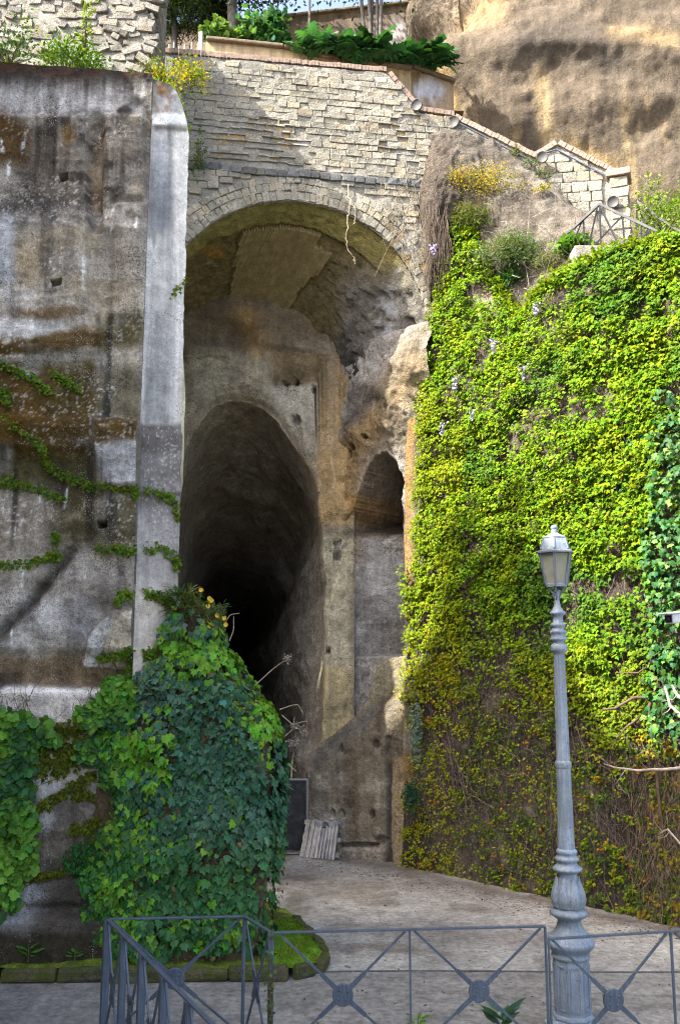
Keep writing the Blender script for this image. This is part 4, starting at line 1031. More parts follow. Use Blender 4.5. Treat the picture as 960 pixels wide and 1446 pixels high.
# ramped coping up to the pier
V, F = beam_np(C3[5] + np.array([-.02, .15, .03]), np.array([pc[0] - .12, 14.7, pz1 + .04]), .36, .1); solid('ramp_coping', [(V, F)], M['brick'], sp_, bevel=.01)
# round floodlights with their cable conduits along the parapet
for k, (x, y, lab) in enumerate(((586, 154, 'round grey floodlight at the foot of the steep brick coping'), (640, 172, 'round floodlight where the long sloping coping begins'), (765, 222, 'round floodlight below the peak of the parapet'), (865, 285, 'round floodlight on the parapet next to the pier'))):
    c0 = atY(x, y, SY(x) - .16) if k else F3(*fplane(x, y), .12)
    Y0 = c0[1]; r = 9.2 / FPX * Y0
    f = thing('floodlight', lab, 'floodlight', c0, 'round floodlights along the stair parapet')
    nv_ = unit(np.array([-.35, -.9, -.25])); a_ = unit(np.cross(nv_, ZUP)); b_ = np.cross(a_, nv_)
    prof = [(-.05, .5), (-.02, .95), (0, 1.0), (.02, .98), (.03, .9), (.024, .86), (.024, .0)]
    ang = np.arange(20) * 2 * math.pi / 20
    V = np.concatenate([c0 + nv_ * h + rr * r * (np.cos(ang)[:, None] * a_ + np.sin(ang)[:, None] * b_) for h, rr in prof])
    i_, j_ = np.meshgrid(np.arange(len(prof) - 1), np.arange(20), indexing='ij'); j2 = (j_ + 1) % 20
    F = np.stack([i_ * 20 + j_, i_ * 20 + j2, (i_ + 1) * 20 + j2, (i_ + 1) * 20 + j_], -1).reshape(-1, 4)
    link('casing', mesh_np('casing', V, F), M['disc'], f)
    tubes('bracket', [(np.array([c0 - nv_ * .03, c0 - nv_ * .10, c0 + np.array([0.0, .2, .05])]), .015)], M['fence'], f)
cab = [[(594, 158), (634, 163)], [(644, 172), (752, 229), (762, 226), (768, 216), (785, 211), (862, 252), (866, 258), (866, 276)]]
for k, pl in enumerate(cab):
    o = tubes('cable_conduit', [(np.array([atY(x, y, SY(x) - .06) for x, y in pl]), .014)], M['fence'], None, sides=6)
    tag(o, ('short dark cable conduit under the level coping', 'long dark cable conduit following the sloping and peaked coping')[k], 'conduit')

# ------------------------------------------------------------------ cliff
nu, nv = 260, 205
px_ = np.linspace(572, 1500, nu); py_ = np.linspace(420, -420, nv); P = np.zeros((nu, nv, 3))
for i, x in enumerate(px_):
    Y0 = np.interp(x, [572, 600, 640, 700, 800, 960, 1500], [18.6, 17.4, 16.6, 16.2, 15.9, 15.4, 13.5])
    for j, y in enumerate(py_): P[i, j] = atY(x, y, Y0 + np.interp(y, [-420, -50, 60, 130, 260, 420], [1.6, .5, -.15, .1, .25, .2]))
q = Q(P, 12, 81, .7); NC = grid_normals(P)
d = .42 * fbm(P, .35, 4, 141) + .20 * fbm(P, 1.0, 5, 142) + .06 * fbm(P * np.array([1, 1, .6]), 3, 5, 143) + .012 * fbm(P, 9, 3, 144)
d += .10 * q.line([(690, 60), (780, 40), (900, 20), (1000, 30)], 45) - .05 * q.line([(720, 90), (800, 80), (880, 95), (960, 110)], 22) + .3 * q.line([(640, 90), (680, 130), (720, 170)], 50) + .14 * q.line([(800, 150), (900, 140), (1000, 150)], 40) - .2 * q.line([(900, 180), (940, 160), (960, 200)], 22) - .3 * q.line([(590, 60), (640, 30), (660, 0)], 16)
P += NC * d[..., None]
c = np.broadcast_to(lin(128, 115, 98) / 2.3, P.shape).copy()
st = fbm(P * np.array([1, 1, .14]), 2.6, 4, 151); c = paint(c, lin(184, 162, 122) / 1.75, .6 * sm(.2, .42, st) * sm(100, 170, q.y)); c = paint(c, lin(104, 92, 78) / 1.4, .65 * sm(.1, .5, -fbm(P, .8, 4, 152))); c = paint(c, lin(188, 166, 124) / 1.75, .8 * q.seg(768, 100, 772, 200, 11)); c = paint(c, lin(176, 146, 100) / 1.6, .6 * q.line([(650, 20), (700, 8)], 24)); c = paint(c, lin(176, 150, 104) / 1.6, .5 * q.line([(870, 40), (950, 50)], 12)); c = paint(c, lin(80, 74, 66) / 1.5, .8 * q.line([(740, 70), (820, 60), (870, 80)], 24)); c = paint(c, lin(190, 160, 104) / 1.5, .7 * q.line([(640, 110), (650, 170)], 8)); c = paint(c, lin(196, 166, 108) / 1.5, .6 * q.line([(810, 210), (850, 230), (870, 250)], 16))
c = paint(c, lin(110, 98, 82) / 1.2, .7 * q.box(572, -50, 636, 90, 8))
struct(surf('cliff', P, c, M['cliff']))

# ------------------------------------------------------------------ hill mass that closes the place behind and above (terrace level over the tunnel)
TZ = ZR - .55
P = quad_sheet((-14, 14.6, TZ), (2.2, 15.0, TZ), (2.6, 24, TZ + .3), (-14, 24, TZ + .3), 60, 40); P[..., 2] += .05 * fbm(P, 1, 3, 4)
struct(surf('terrace', P, np.broadcast_to(lin(96, 86, 62) / .8, P.shape), M['earth']))
P = quad_sheet((-14, 12.9, 0), (-3.1, 12.9, 0), (-3.1, 12.9, 10.2), (-14, 12.9, 10.2), 60, 50); P[..., 1] += .2 * fbm(P, .8, 4, 5); struct(surf('hill_face', P, np.broadcast_to(lin(100, 92, 78) / .8, P.shape), M['earth']))
P = quad_sheet((-3.1, 12.9, 0), (-2.95, 14.6, 0), (-2.95, 14.6, 10.2), (-3.1, 12.9, 10.2), 20, 40); struct(surf('hill_return', P, np.broadcast_to(lin(100, 92, 78) / .8, P.shape), M['earth']))
P = quad_sheet((-14, 12.9, 10.2), (-3.0, 12.9, 10.2), (-2.9, 14.7, 10.4), (-14, 14.7, 10.4), 40, 14); P[..., 2] += .06 * fbm(P, 2, 3, 4); struct(surf('hill_top', P, np.broadcast_to(lin(90, 92, 50) / .8, P.shape), M['earth']))
P = quad_sheet((-14, 30, -1), (12, 34, -1), (12, 34, 13), (-14, 30, 13), 8, 8); struct(surf('hill_back', P, np.broadcast_to(lin(80, 72, 60), P.shape), M['earth']))
P = quad_sheet((1.3, 14.9, 0), (8, 13.5, 0), (8, 13.5, 9), (1.3, 14.9, 9), 20, 20); struct(surf('hill_core', P, np.broadcast_to(lin(100, 92, 78) / .8, P.shape), M['earth']))
# unseen slope added beyond the left edge, shaped to keep the yard in shade
hx = np.array([-4.9, -5.2, -5.6, -9, -22]); hz = np.array([0, 7.0, 12.9, 13.6, 15.0])
nu, nv = 40, 30; P = np.zeros((nu, nv, 3))
for j, v in enumerate(np.linspace(0, 1, nv)):
    P[:, j, 0] = np.interp(v, np.linspace(0, 1, 5), hx); P[:, j, 2] = np.interp(v, np.linspace(0, 1, 5), hz); P[:, j, 1] = np.linspace(-14, 9.15, nu)
P += .3 * np.stack([fbm(P, .4, 3, 1), 0 * P[..., 0], 2 * fbm(P, .7, 4, 2)], -1)
P[..., 2] += 1.3 * sm(7.6, 8.6, P[..., 1]) * sm(9, 12, P[..., 2])
struct(surf('added_shade_slope', P, np.broadcast_to(lin(110, 102, 84) / .8, P.shape), M['earth']))
# ------------------------------------------------------------------ creeper on the right wall
def spline(a, n):
    a = np.asarray(a, float); s = np.linspace(0, 1, len(a)); t = np.linspace(0, 1, n)
    return np.stack([np.interp(t, s, a[:, k]) for k in range(a.shape[1])], -1)
def on_grid(P, N, i, j, off=.02):
    i = np.clip(i, 0, P.shape[0] - 1.001); j = np.clip(j, 0, P.shape[1] - 1.001); i0 = i.astype(int); j0 = j.astype(int); u = (i - i0)[:, None]; v = (j - j0)[:, None]
    p = (P[i0, j0] * (1 - u) + P[i0 + 1, j0] * u) * (1 - v) + (P[i0, j0 + 1] * (1 - u) + P[i0 + 1, j0 + 1] * u) * v
    return p + N[i0, j0] * off
def twig_net(P, N, dens, n, rs, rad=(.002, .005), steps=12, stride=3.0, up=.8, off=.03):
    a = dens[:-1, :-1].ravel(); a = a / a.sum(); k = rs.choice(len(a), n, p=a); I, J = np.unravel_index(k, (P.shape[0] - 1, P.shape[1] - 1))
    L = []
    for q_ in range(n):
        i, j = float(I[q_]), float(J[q_]); ang = rs.normal() * (1.3 - up); r = rs.uniform(*rad); ii, jj = [i], [j]
        for s_ in range(steps):
            ang += rs.normal() * .35; i += math.sin(ang) * stride * .8; j += math.cos(ang) * stride; ii.append(i); jj.append(j)
        ii, jj = np.array(ii), np.array(jj); ok = (ii > 0) & (ii < P.shape[0] - 2) & (jj > 0) & (jj < P.shape[1] - 2)
        if ok.all(): L.append((on_grid(P, N, ii, jj, off * rs.rand() + .006), np.linspace(r, r * .5, len(ii))))
    return L
rs = np.random.RandomState(101)
q = Q(PR, 14, 91, 1.1); qx, qy = q.x, q.y
clump = fbm(PR, 1.7, 4, 161); fine = fbm(PR, 5.5, 3, 162)
edge_ok = np.clip((np.arange(PR.shape[0])[:, None] - 3) / 4, 0, 1) * np.ones((1, PR.shape[1])); edge_ok = np.maximum(edge_ok, sm(780, 830, qy) * (1 - q.box(500, 1062, 600, 1105, 6)))
dark_zone = np.maximum(q.box(925, 560, 1200, 1040, 12) * sm(900, 930, qx + .12 * (qy - 760)), q.box(850, 600, 1000, 700, 20) * .6)
full = 1 - sm(np.interp(qx, [570, 640, 740, 800, 860, 960], [760, 800, 850, 880, 900, 820]), np.interp(qx, [570, 640, 740, 800, 860, 960], [1130, 1060, 1060, 1060, 1120, 1100]), qy)
dens = edge_ok * (full * (.35 + .65 * sm(-.45, .15, clump)) * sm(-.6, .05, fine + .5 * clump) + .30 * (1 - full) * sm(-.25, .3, fine + .4 * clump + .1) * 1.6 + .04)
dens *= (1 - .9 * dark_zone)
strip = edge_ok * 0 + (np.arange(PR.shape[0])[:, None] < 7); dens *= 1 - strip * sm(575, 610, qy) * (1 - sm(770, 800, qy))
cr = thing('creeper', 'bright yellow-green creeper carpeting the tall sunlit wall behind the lamp post', 'creeper', (2.8, 12.3, 0))
ns_ = 11500; per = 7; n = ns_ * per
cpos, cn, i, j = scatter(PR, NR, dens, ns_, rs)
lay = sm(-.25, .45, fbm(cpos * np.array([1, 1, 2.6]), 2.6, 3, 166))[:, None]; lift = full[i, j][:, None] * (.12 * lay + .06 * rs.rand(ns_, 1)) + .04 * rs.rand(ns_, 1)
cpos = cpos + cn * lift
i, j = np.repeat(i, per), np.repeat(j, per); nr_ = np.repeat(cn, per, 0)
tang = unit(np.cross(nr_, np.array([0, 0, 1.]))); sg = np.repeat(rs.uniform(.5, 1.25, (ns_, 1)), per, 0)
pos = np.repeat(cpos, per, 0) + sg * (tang * rs.normal(size=(n, 1)) * .050 + np.array([0, 0, 1.]) * rs.normal(size=(n, 1)) * .042) + nr_ * rs.rand(n, 1) * .05
tip, face = hang(pos, nr_, rs, .9, .75, .55)
py = qy[i, j]; pxx = qx[i, j]; f = full[i, j]; cl = clump[i, j]
rk = lambda: np.repeat(rs.rand(ns_), per); rn = np.repeat(rs.normal(size=ns_), per)
col = vary((.130, .235, .008), n, rs, .2, .22) * (1 + .28 * rn).clip(.45, 1.7)[:, None]
yel = sm(.1, .6, cl + .3 * rn) * .45 + (1 - f) * .6 + .2 * (pxx < 660) * (py > 560); yel = np.clip(yel, 0, 1)
col = paint(col, vary((.27, .28, .008), n, rs, .2, .2), yel)
dk_ = sm(.1, .5, fbm(pos, 1.0, 3, 170)) * .8; col = paint(col, vary((.055, .140, .018), n, rs), dk_ * (pxx > 660) * f)
org = (1 - f) * (rk() < .09) + .6 * (rk() < .5) * (pxx > 890) * (py > 1040); col = paint(col, vary((.32, .16, .015), n, rs), np.clip(org, 0, .9))
grn = (1 - f) * (rk() < .55) * (pxx > 650); col = paint(col, vary((.075, .125, .018), n, rs), grn)
sz = rs.uniform(.030, .064, n) * (.78 + .27 * f) * (1 + .2 * (pxx > 820))
stuff(leaves('foliage', [(pos, tip, face, sz, col, 'creeper')], M['leaf'], cr))
# leafy overhang along the crest
top_pts = PR[:, -1]; k = rs.randint(4, PR.shape[0] - 2, 4200); pos = top_pts[k] + rs.normal(size=(4200, 3)) * np.array([.05, .10, .055]) + np.array([0, .03, .01])
tip = unit(np.array([-.3, -.6, .2]) + rvec(4200, rs) * .6); face = unit(np.array([-.2, -.3, 1.]) + rvec(4200, rs) * .4)
stuff(leaves('crest_foliage', [(pos, tip, face, rs.uniform(.05, .1, 4200), vary((.15, .23, .012), 4200, rs), 'creeper')], M['leaf'], cr))
# bare brown stems under and between the leaves
ds = (.25 + sm(700, 1000, qy)) * edge_ok
L = twig_net(PR, NR, ds, 3400, rs, (.0018, .0050), 11, 2.6, .6, .07) + twig_net(PR, NR, ds, 90, rs, (.006, .012), 26, 3.2, .95, .04); cols = [c_ for c_ in vary(lin(98, 86, 77), len(L), rs, .1, .5)]
stuff(tubes('stem', L, M['twig'], cr, 3, cols))
# second plant: darker glossy ivy at the right edge
iv = thing('ivy', 'dark glossy ivy hanging down the wall at the right edge behind the camera', 'ivy', (3.9, 11.2, 0))
n = 5200; pos, nr_, i, j = scatter(PR, NR, np.clip(dark_zone, 0, 1) * sm(-.5, .0, fine + .5 * clump + .2), n, rs); pos = pos + nr_ * (.05 + .30 * rs.rand(n, 1) ** 1.3 * sm(900, 940, qx[i, j])[:, None])
tip, face = hang(pos, nr_, rs, 1, .5, .45)
col = vary((.030, .105, .026), n, rs, .2, .3); col = paint(col, vary((.10, .22, .03), n, rs), (rs.rand(n) < .25) * 1.0)
stuff(leaves('foliage', [(pos, tip, face, rs.uniform(.05, .10, n), col, 'ivy')], M['ivy'], iv))
wb = lin(196, 176, 160) / 1.3
def branch(pts, Y, r0, r1):
    a = spline(np.array([atY(x, y, Y + dy) for x, y, dy in pts]), 22); a += .010 * np.stack([fbm(a * 6 + k, 1, 2, k) for k in range(3)], -1); return (a, np.linspace(r0, r1, 22))
br = [branch([(1010, 1080, -.35), (930, 1087, -.25), (900, 1088, -.2), (866, 1083, -.1), (852, 1078, .1)], 10.9, .019, .006),
      branch([(1000, 1035, -.2), (962, 1012, -.2), (945, 996, -.1), (938, 970, .0)], 10.8, .022, .012), branch([(990, 1000, -.2), (958, 985, -.1), (948, 968, 0)], 10.8, .02, .014), branch([(1000, 1200, -.2), (960, 1192, -.2), (943, 1170, -.1), (930, 1178, .1)], 10.8, .016, .006)]
for b_ in br:
    tubes('branch', [b_], M['twig'], iv, 7, wb)
    for k_ in (8, 13, 18):
        a_ = b_[0][k_]; tubes('twig', [(spline([a_, a_ + (-.05, -.02, .05 * (-1) ** k_), a_ + (-.13, -.02 + .05 * rs.normal(), .10 * (-1) ** k_ + .03 * rs.normal())], 7), np.linspace(.006, .002, 7))], M['twig'], iv, 4, wb * .8)
wc = lin(92, 76, 62)
br = [branch([(960, 990, .1), (925, 985, .05), (895, 985, .05), (870, 1000, .1), (852, 1002, .15)], 11.4, .028, .012), branch([(930, 960, .1), (915, 1000, .1), (922, 1040, .1), (930, 1080, .15), (928, 1130, .15)], 11.35, .024, .018), branch([(905, 1010, .1), (880, 1030, .12), (860, 1055, .15)], 11.45, .016, .008), branch([(945, 900, .1), (930, 930, .1), (900, 950, .1), (870, 950, .15)], 11.4, .018, .007), branch([(925, 1080, .1), (932, 1150, .1), (945, 1230, .15), (942, 1290, .2)], 11.25, .02, .014)]
stuff(tubes('stem', br, M['twig'], cr, 6, wc))
# dry grass and straw hanging at the right
n = 1500; pos, nr_, i, j = scatter(PR, NR, q.box(895, 1080, 1000, 1280, 14) + .25 * q.box(820, 890, 900, 990, 12), n, rs); pos += nr_ * .05
n = 900; L = [(spline([p_, p_ + v_ * .5 + (0, -.02, 0), p_ + v_ * 1.0], 5), .0022) for p_, v_ in zip(pos[:n], (unit(np.array([0, -.15, -1.]) + rvec(n, rs) * .35)) * rs.uniform(.12, .32, (n, 1)))]
stuff(tubes('dry_straw', L, M['twig'], iv, 3, [c_ for c_ in vary(lin(150, 130, 102) / 1.6, n, rs, .1, .3)]))
# pale grey-green shrublets rooted in the free end of the wall
for (cx, cy_, rx, ry, lab, colr) in ((588, 1030, 8, 46, 'pale grey-green shrublet rooted on the lower edge of the creeper wall', (.20, .27, .20)), (580, 1122, 10, 22, 'dark green shrublet just below the bare orange wall edge', (.05, .11, .06))):
    n = 420; a = rs.normal(size=(n, 2)) * .45; pos = np.array([atY(cx + rx * u_, cy_ + ry * v_, 14.3) for u_, v_ in a]); pos[:, 1] -= rs.rand(n) * .16
    s_ = thing('shrublet', lab, 'shrub', pos.mean(0)); stuff(leaves('foliage', [(pos, unit(np.array([-.3, -.7, .1]) + rvec(n, rs) * .6), rvec(n, rs) + np.array([0, -1, .6]), rs.uniform(.04, .075, n), vary(colr, n, rs), 'oval')], M['leaf'], s_))
    tubes('stem', [(np.array([pos.mean(0) + (0, .12, -.1), pos.mean(0) + (0, 0, 0), pos.mean(0) + (-.03, -.05, .12)]), .006)], M['bark'], s_)
# wisteria blossom clusters
for k, (x, y, Y, lab) in enumerate(((642, 541, 13.9, 'lilac blossom cluster highest among the creeper near its left edge'), (666, 585, 13.7, 'lilac blossom cluster right of a pair on the left creeper'), (624, 604, 14.0, 'small lilac blossom cluster nearest the creeper edge'), (738, 525, 13.1, 'lilac blossom hanging on a pale thread in mid creeper'), (696, 487, 13.5, 'lilac blossom just under the notch in the creeper crest'), (756, 436, 12.95, 'pale lilac blossom at the bottom of the crest notch'), (612, 352, 14.15, 'lilac blossom in the dead vines beside the arch'))):
    b = atY(x, y, Y - .15); n = 46; h = rs.rand(n); pos = b + np.stack([rs.normal(size=n) * .03 * (1.1 - h), rs.normal(size=n) * .03, .09 - .2 * h], -1)
    w_ = thing('blossom_cluster', lab, 'blossom', b, 'lilac blossom clusters')
    stuff(leaves('petal', [(pos, rvec(n, rs), rvec(n, rs) + np.array([0, -1, 0]), rs.uniform(.025, .042, n), vary((.42, .36, .62), n, rs, .1, .15), 'petal')], M['lilac'], w_)); tubes('stalk', [(np.array([b + (0, .1, .14), b + (0, 0, .1), b + (0, 0, -.1)]), .003)], M['bark'], w_)

# ------------------------------------------------------------------ ivy on the masonry stub and the left wall foot
rs = np.random.RandomState(202)
ivs = thing('ivy', 'dense dark blue-green ivy covering the low masonry stub with lime-green young shoots', 'ivy', (-1.6, 9.6, .12))
q = Q(PS, 9, 92, 2.0); cl = fbm(PS, 2.0, 4, 181)
ds = sm(.02, .10, np.linspace(0, 1, PS.shape[0]))[:, None] * sm(845, 905, q.y) * (1 - sm(1330, 1352, q.y)) * (.25 + .75 * sm(-.4, .1, cl + .35))
ds *= 1 - .9 * q.box(330, 1225, 420, 1330, 10) * sm(352, 362, q.x); ds *= 1 - .75 * q.poly([(318, 870), (345, 930), (375, 985), (352, 975), (330, 915)])
lb_ = np.interp(q.y, [850, 880, 940, 1000, 1020, 1100, 1150, 1200, 1260, 1300, 1345], [240, 232, 190, 140, 125, 165, 165, 120, 108, 128, 150]); ds *= sm(lb_ - 6, lb_ + 10, q.x) + 1e-4
n = 15500; pos, nr_, i, j = scatter(PS, NS, ds * (.3 + .7 * sm(-.35, .05, fbm(PS, 4.5, 3, 188))), n, rs); pos = pos + nr_ * (.01 + .07 * rs.rand(n, 1) + .10 * sm(-.2, .5, fbm(pos, 2.6, 3, 189))[:, None])
tip, face = hang(pos, nr_, rs, 1.0, .35, .32); x_, y_ = q.x[i, j], q.y[i, j]
col = vary((.045, .128, .066), n, rs, .18, .3)
col = paint(col, vary((.078, .160, .105), n, rs, .18, .25), sm(.0, .45, fbm(pos, 1.6, 3, 7)) * .8)
col = paint(col, vary((.045, .150, .035), n, rs, .2, .25), np.clip(sm(1130, 1240, y_) * .8 + sm(200, 150, x_), 0, 1))
young = fbm(pos, 2.6, 4, 15) + .25 * rs.normal(size=n)
def E_(cx, cy_, rx, ry): return np.exp(-(((x_ - cx) / rx) ** 2 + ((y_ - cy_) / ry) ** 2))
lime = np.clip(sm(.38, .55, young) * (.25 + sm(1100, 1250, y_)) + 1.4 * E_(365, 1020, 18, 34) + 1.2 * E_(285, 930, 60, 28) + 1.1 * E_(200, 1060, 60, 40) * (x_ < 245) + E_(395, 1190, 10, 40) + .9 * E_(190, 1190, 40, 60) * (young > -.1) + .8 * E_(235, 870, 30, 50), 0, 1)
lime = (rs.rand(n) < lime * .85).astype(float); col = paint(col, vary((.13, .31, .022), n, rs, .2, .2), lime)
ylw = np.clip(.9 * E_(350, 950, 30, 60) + 1.0 * E_(392, 1240, 10, 60) + .7 * E_(300, 880, 40, 25), 0, 1); ylw = (rs.rand(n) < ylw * .7).astype(float); col = paint(col, vary((.20, .19, .015), n, rs), ylw)
red = (rs.rand(n) < E_(382, 1285, 14, 26) * .8).astype(float); col = paint(col, vary((.22, .075, .03), n, rs), red)
dead = (rs.rand(n) < .025) * 1.; col = paint(col, vary((.16, .10, .045), n, rs), dead)
sz = (.038 + .072 * rs.rand(n) ** 1.6) * (1 + .1 * lime) * (1 - .45 * dead) * (1 - .45 * np.maximum(ylw, red))
stuff(leaves('foliage', [(pos, tip, face, sz, col, 'ivy')], M['ivy'], ivs))
L = twig_net(PS, NS, ds + .05, 500, rs, (.002, .005), 12, 2.2, .75, .06); stuff(tubes('stem', L, M['twig'], ivs, 3, lin(88, 70, 54)))
# loose bright ivy on the wall face (picture left) and the runs joining it to the stub
def wall_ivy(name, label, blobs, n, colr, kind, size, thick, mat, rs, P=PW, N=NW, runs=None, second=None, base=None, w=9, cat='ivy', out=.5):
    q = Q(P, 8, 93, 2.2); ds = np.zeros(q.x.shape)
    for b in (blobs or []): ds = np.maximum(ds, q.ell(*b, .45))
    qr = Q(P, 5, 94, 3.0)
    for r in (runs or []): ds = np.maximum(ds, (qr.line(r, w) > .35) * 1.0)
    ds *= .15 + .85 * sm(-.5, .05, fbm(P, 3.0, 4, 95) + .15)
    pos, nr_, i, j = scatter(P, N, ds, n, rs); pos = pos + nr_ * (.01 + thick * rs.rand(n, 1))
    tip, face = hang(pos, nr_, rs, 1.0, out, .4); col = vary(colr, n, rs)
    if second is not None: m_ = sm(.0, .4, fbm(pos, 2.2, 3, 5) + .2 * rs.normal(size=n)); col = paint(col, vary(second, n, rs), m_)
    t_ = thing(name, label, cat, base if base is not None else pos.mean(0))
    stuff(leaves('foliage', [(pos, tip, face, rs.uniform(*size, n), col, kind)], mat, t_))
    return t_, ds
t_, ds = wall_ivy('ivy', 'large-leaved bright green ivy at the left edge, low on the wall', [(10, 1040, 50, 30), (10, 1100, 34, 60), (14, 1180, 34, 56), (8, 1240, 20, 30), (62, 1040, 22, 12)], 2300, (.095, .235, .022), 'grape', (.055, .11), .13, M['ivy'], rs, second=(.035, .11, .03), base=(-3.4, 9.6, .15))
stuff(tubes('stem', twig_net(PW, NW, ds + 1e-12, 60, rs, (.002, .005), 12, 3, .8, .05), M['twig'], t_, 3, lin(88, 70, 54)))
t_, ds = wall_ivy('ivy', 'lime-green ivy shoots spreading from the stub across the plaster band', [(150, 1006, 36, 18), (180, 985, 34, 20), (205, 1010, 34, 40), (150, 1062, 36, 16), (172, 1085, 26, 26), (190, 1140, 26, 60), (180, 1240, 46, 40), (205, 1300, 30, 30)], 2300, (.095, .24, .022), 'grape', (.045, .09), .12, M['ivy'], rs, second=(.030, .10, .03), base=(-2.6, 9.6, .15))
stuff(tubes('stem', twig_net(PW, NW, ds + 1e-12, 70, rs, (.002, .005), 12, 3, .8, .05), M['twig'], t_, 3, lin(88, 70, 54)))
t_, ds = wall_ivy('creeper', 'olive small-leaved creeper patch between the two ivies on the lower wall', [(88, 1062, 55, 24), (70, 1085, 26, 14), (100, 1028, 26, 9)], 1500, (.10, .125, .012), 'creeper', (.035, .06), .05, M['leaf'], rs, runs=[[(62, 1140), (95, 1118), (130, 1122)], [(100, 1112), (130, 1095)], [(104, 1170), (135, 1160)], [(5, 1270), (30, 1245), (60, 1240), (88, 1232)], [(20, 1255), (45, 1225)]], w=7, base=(-3.1, 9.6, .15), cat='creeper')
t_, ds = wall_ivy('shrublet', 'rounded small-leaved green bushlet at the edge of the ivy', [(122, 1217, 30, 22)], 900, (.035, .135, .030), 'oval', (.025, .045), .10, M['leaf'], rs, base=(-2.8, 9.6, .9), cat='shrub')
# thin creeper strands over the wall face
strands = [([(0, 514), (40, 532), (75, 556)], 'creeper strand sloping down from the left edge over the upper moss'), ([(76, 528), (114, 548)], 'short creeper sprig on the upper brown moss'), ([(-4, 545), (14, 560), (12, 570)], 'small creeper tuft at the left edge over the moss'),
           ([(4, 585), (60, 630), (70, 660), (110, 680), (134, 688)], 'long bare-stemmed creeper strand crossing the lower moss'), ([(-4, 678), (40, 684), (90, 704)], 'creeper run level along the left edge under the moss'), ([(140, 682), (170, 690), (200, 690), (216, 700)], 'creeper strand crossing the foot of the protruding block'),
           ([(-4, 797), (40, 796), (70, 786), (86, 784)], 'thin creeper strand at the left edge above the dark groove'), ([(78, 755), (82, 760)], 'tiny fern-green tuft on the wall below the moss'), ([(138, 772), (170, 775), (202, 776)], 'creeper fringe running towards the corner below the square hole'),
           ([(166, 850), (176, 838), (200, 836)], 'creeper arc on the plaster above the repaired patch'), ([(140, 928), (170, 926), (204, 916)], 'creeper run along the underside of the repaired patch'), ([(182, 930), (188, 968)], 'creeper tail dropping from the repaired patch to the ivy')]
for pts, lab in strands:
    P3 = []
    for x, y in pts:
        k = np.argmin((proj(PW)[0] - min(x, 204)) ** 2 + (proj(PW)[1] - y) ** 2); P3.append(PW.reshape(-1, 3)[k] - np.array([0, .02, 0]))
    P3 = spline(P3, 24); L_ = np.linalg.norm(np.diff(P3, axis=0), axis=1).sum()
    n = int(60 + 190 * L_); t = rs.rand(n); k = (t * 23).astype(int).clip(0, 22); pos = P3[k] + (P3[k + 1] - P3[k]) * rs.rand(n, 1) + rs.normal(size=(n, 3)) * np.array([.02, .012, .028]) - np.array([0, .02, 0])
    nr_ = np.broadcast_to(N0, pos.shape); tip, face = hang(pos, nr_, rs, 1, .5, .6); t_ = thing('creeper_strand', lab, 'creeper', P3[-1])
    stuff(leaves('foliage', [(pos, tip, face, rs.uniform(.028, .058, n), paint(vary((.13, .20, .015), n, rs), vary((.08, .18, .03), n, rs), (rs.rand(n) < .3) * 1.), 'creeper')], M['leaf'], t_)); tubes('stem', [(P3, .0045)], M['twig'], t_, 4, lin(104, 84, 60))
cor = [([(206, 692), (232, 698), (246, 706), (250, 735)], 'creeper strand turning round the wall corner into the dark', .0), ([(204, 776), (232, 776), (250, 790), (251, 800)], 'hanging creeper fringe at the wall corner above the plaster', .0), ([(204, 836), (226, 842), (238, 850)], 'creeper arc at the plaster corner just above the ivy', .0), ([(262, 398), (252, 405), (244, 418)], 'tiny green sprig on the pale pilaster', .0), ([(222, 918), (205, 925)], 'creeper end at the foot of the pilaster', .0)]
pxp, pyp = proj(PP)
for pts, lab, _ in cor:
    P3 = []
    for x, y in pts:
        k = np.argmin((pxp - x) ** 2 + (pyp - y) ** 2); P3.append(PP.reshape(-1, 3)[k] - np.array([-.01, .03, 0]))
    P3 = spline(P3, 16); n = 26 if 'sprig' in lab else 130; k = rs.randint(0, 15, n); pos = P3[k] + (P3[k + 1] - P3[k]) * rs.rand(n, 1) + rs.normal(size=(n, 3)) * np.array([.02, .015, .03])
    tip, face = hang(pos, np.broadcast_to(N0p, pos.shape), rs, 1, .5, .6); t_ = thing('creeper_strand', lab, 'creeper', P3[-1])
    stuff(leaves('foliage', [(pos, tip, face, rs.uniform(.03, .058, n), vary((.12, .20, .02), n, rs), 'creeper')], M['leaf'], t_)); tubes('stem', [(P3, .004)], M['twig'], t_, 4, lin(104, 84, 60))

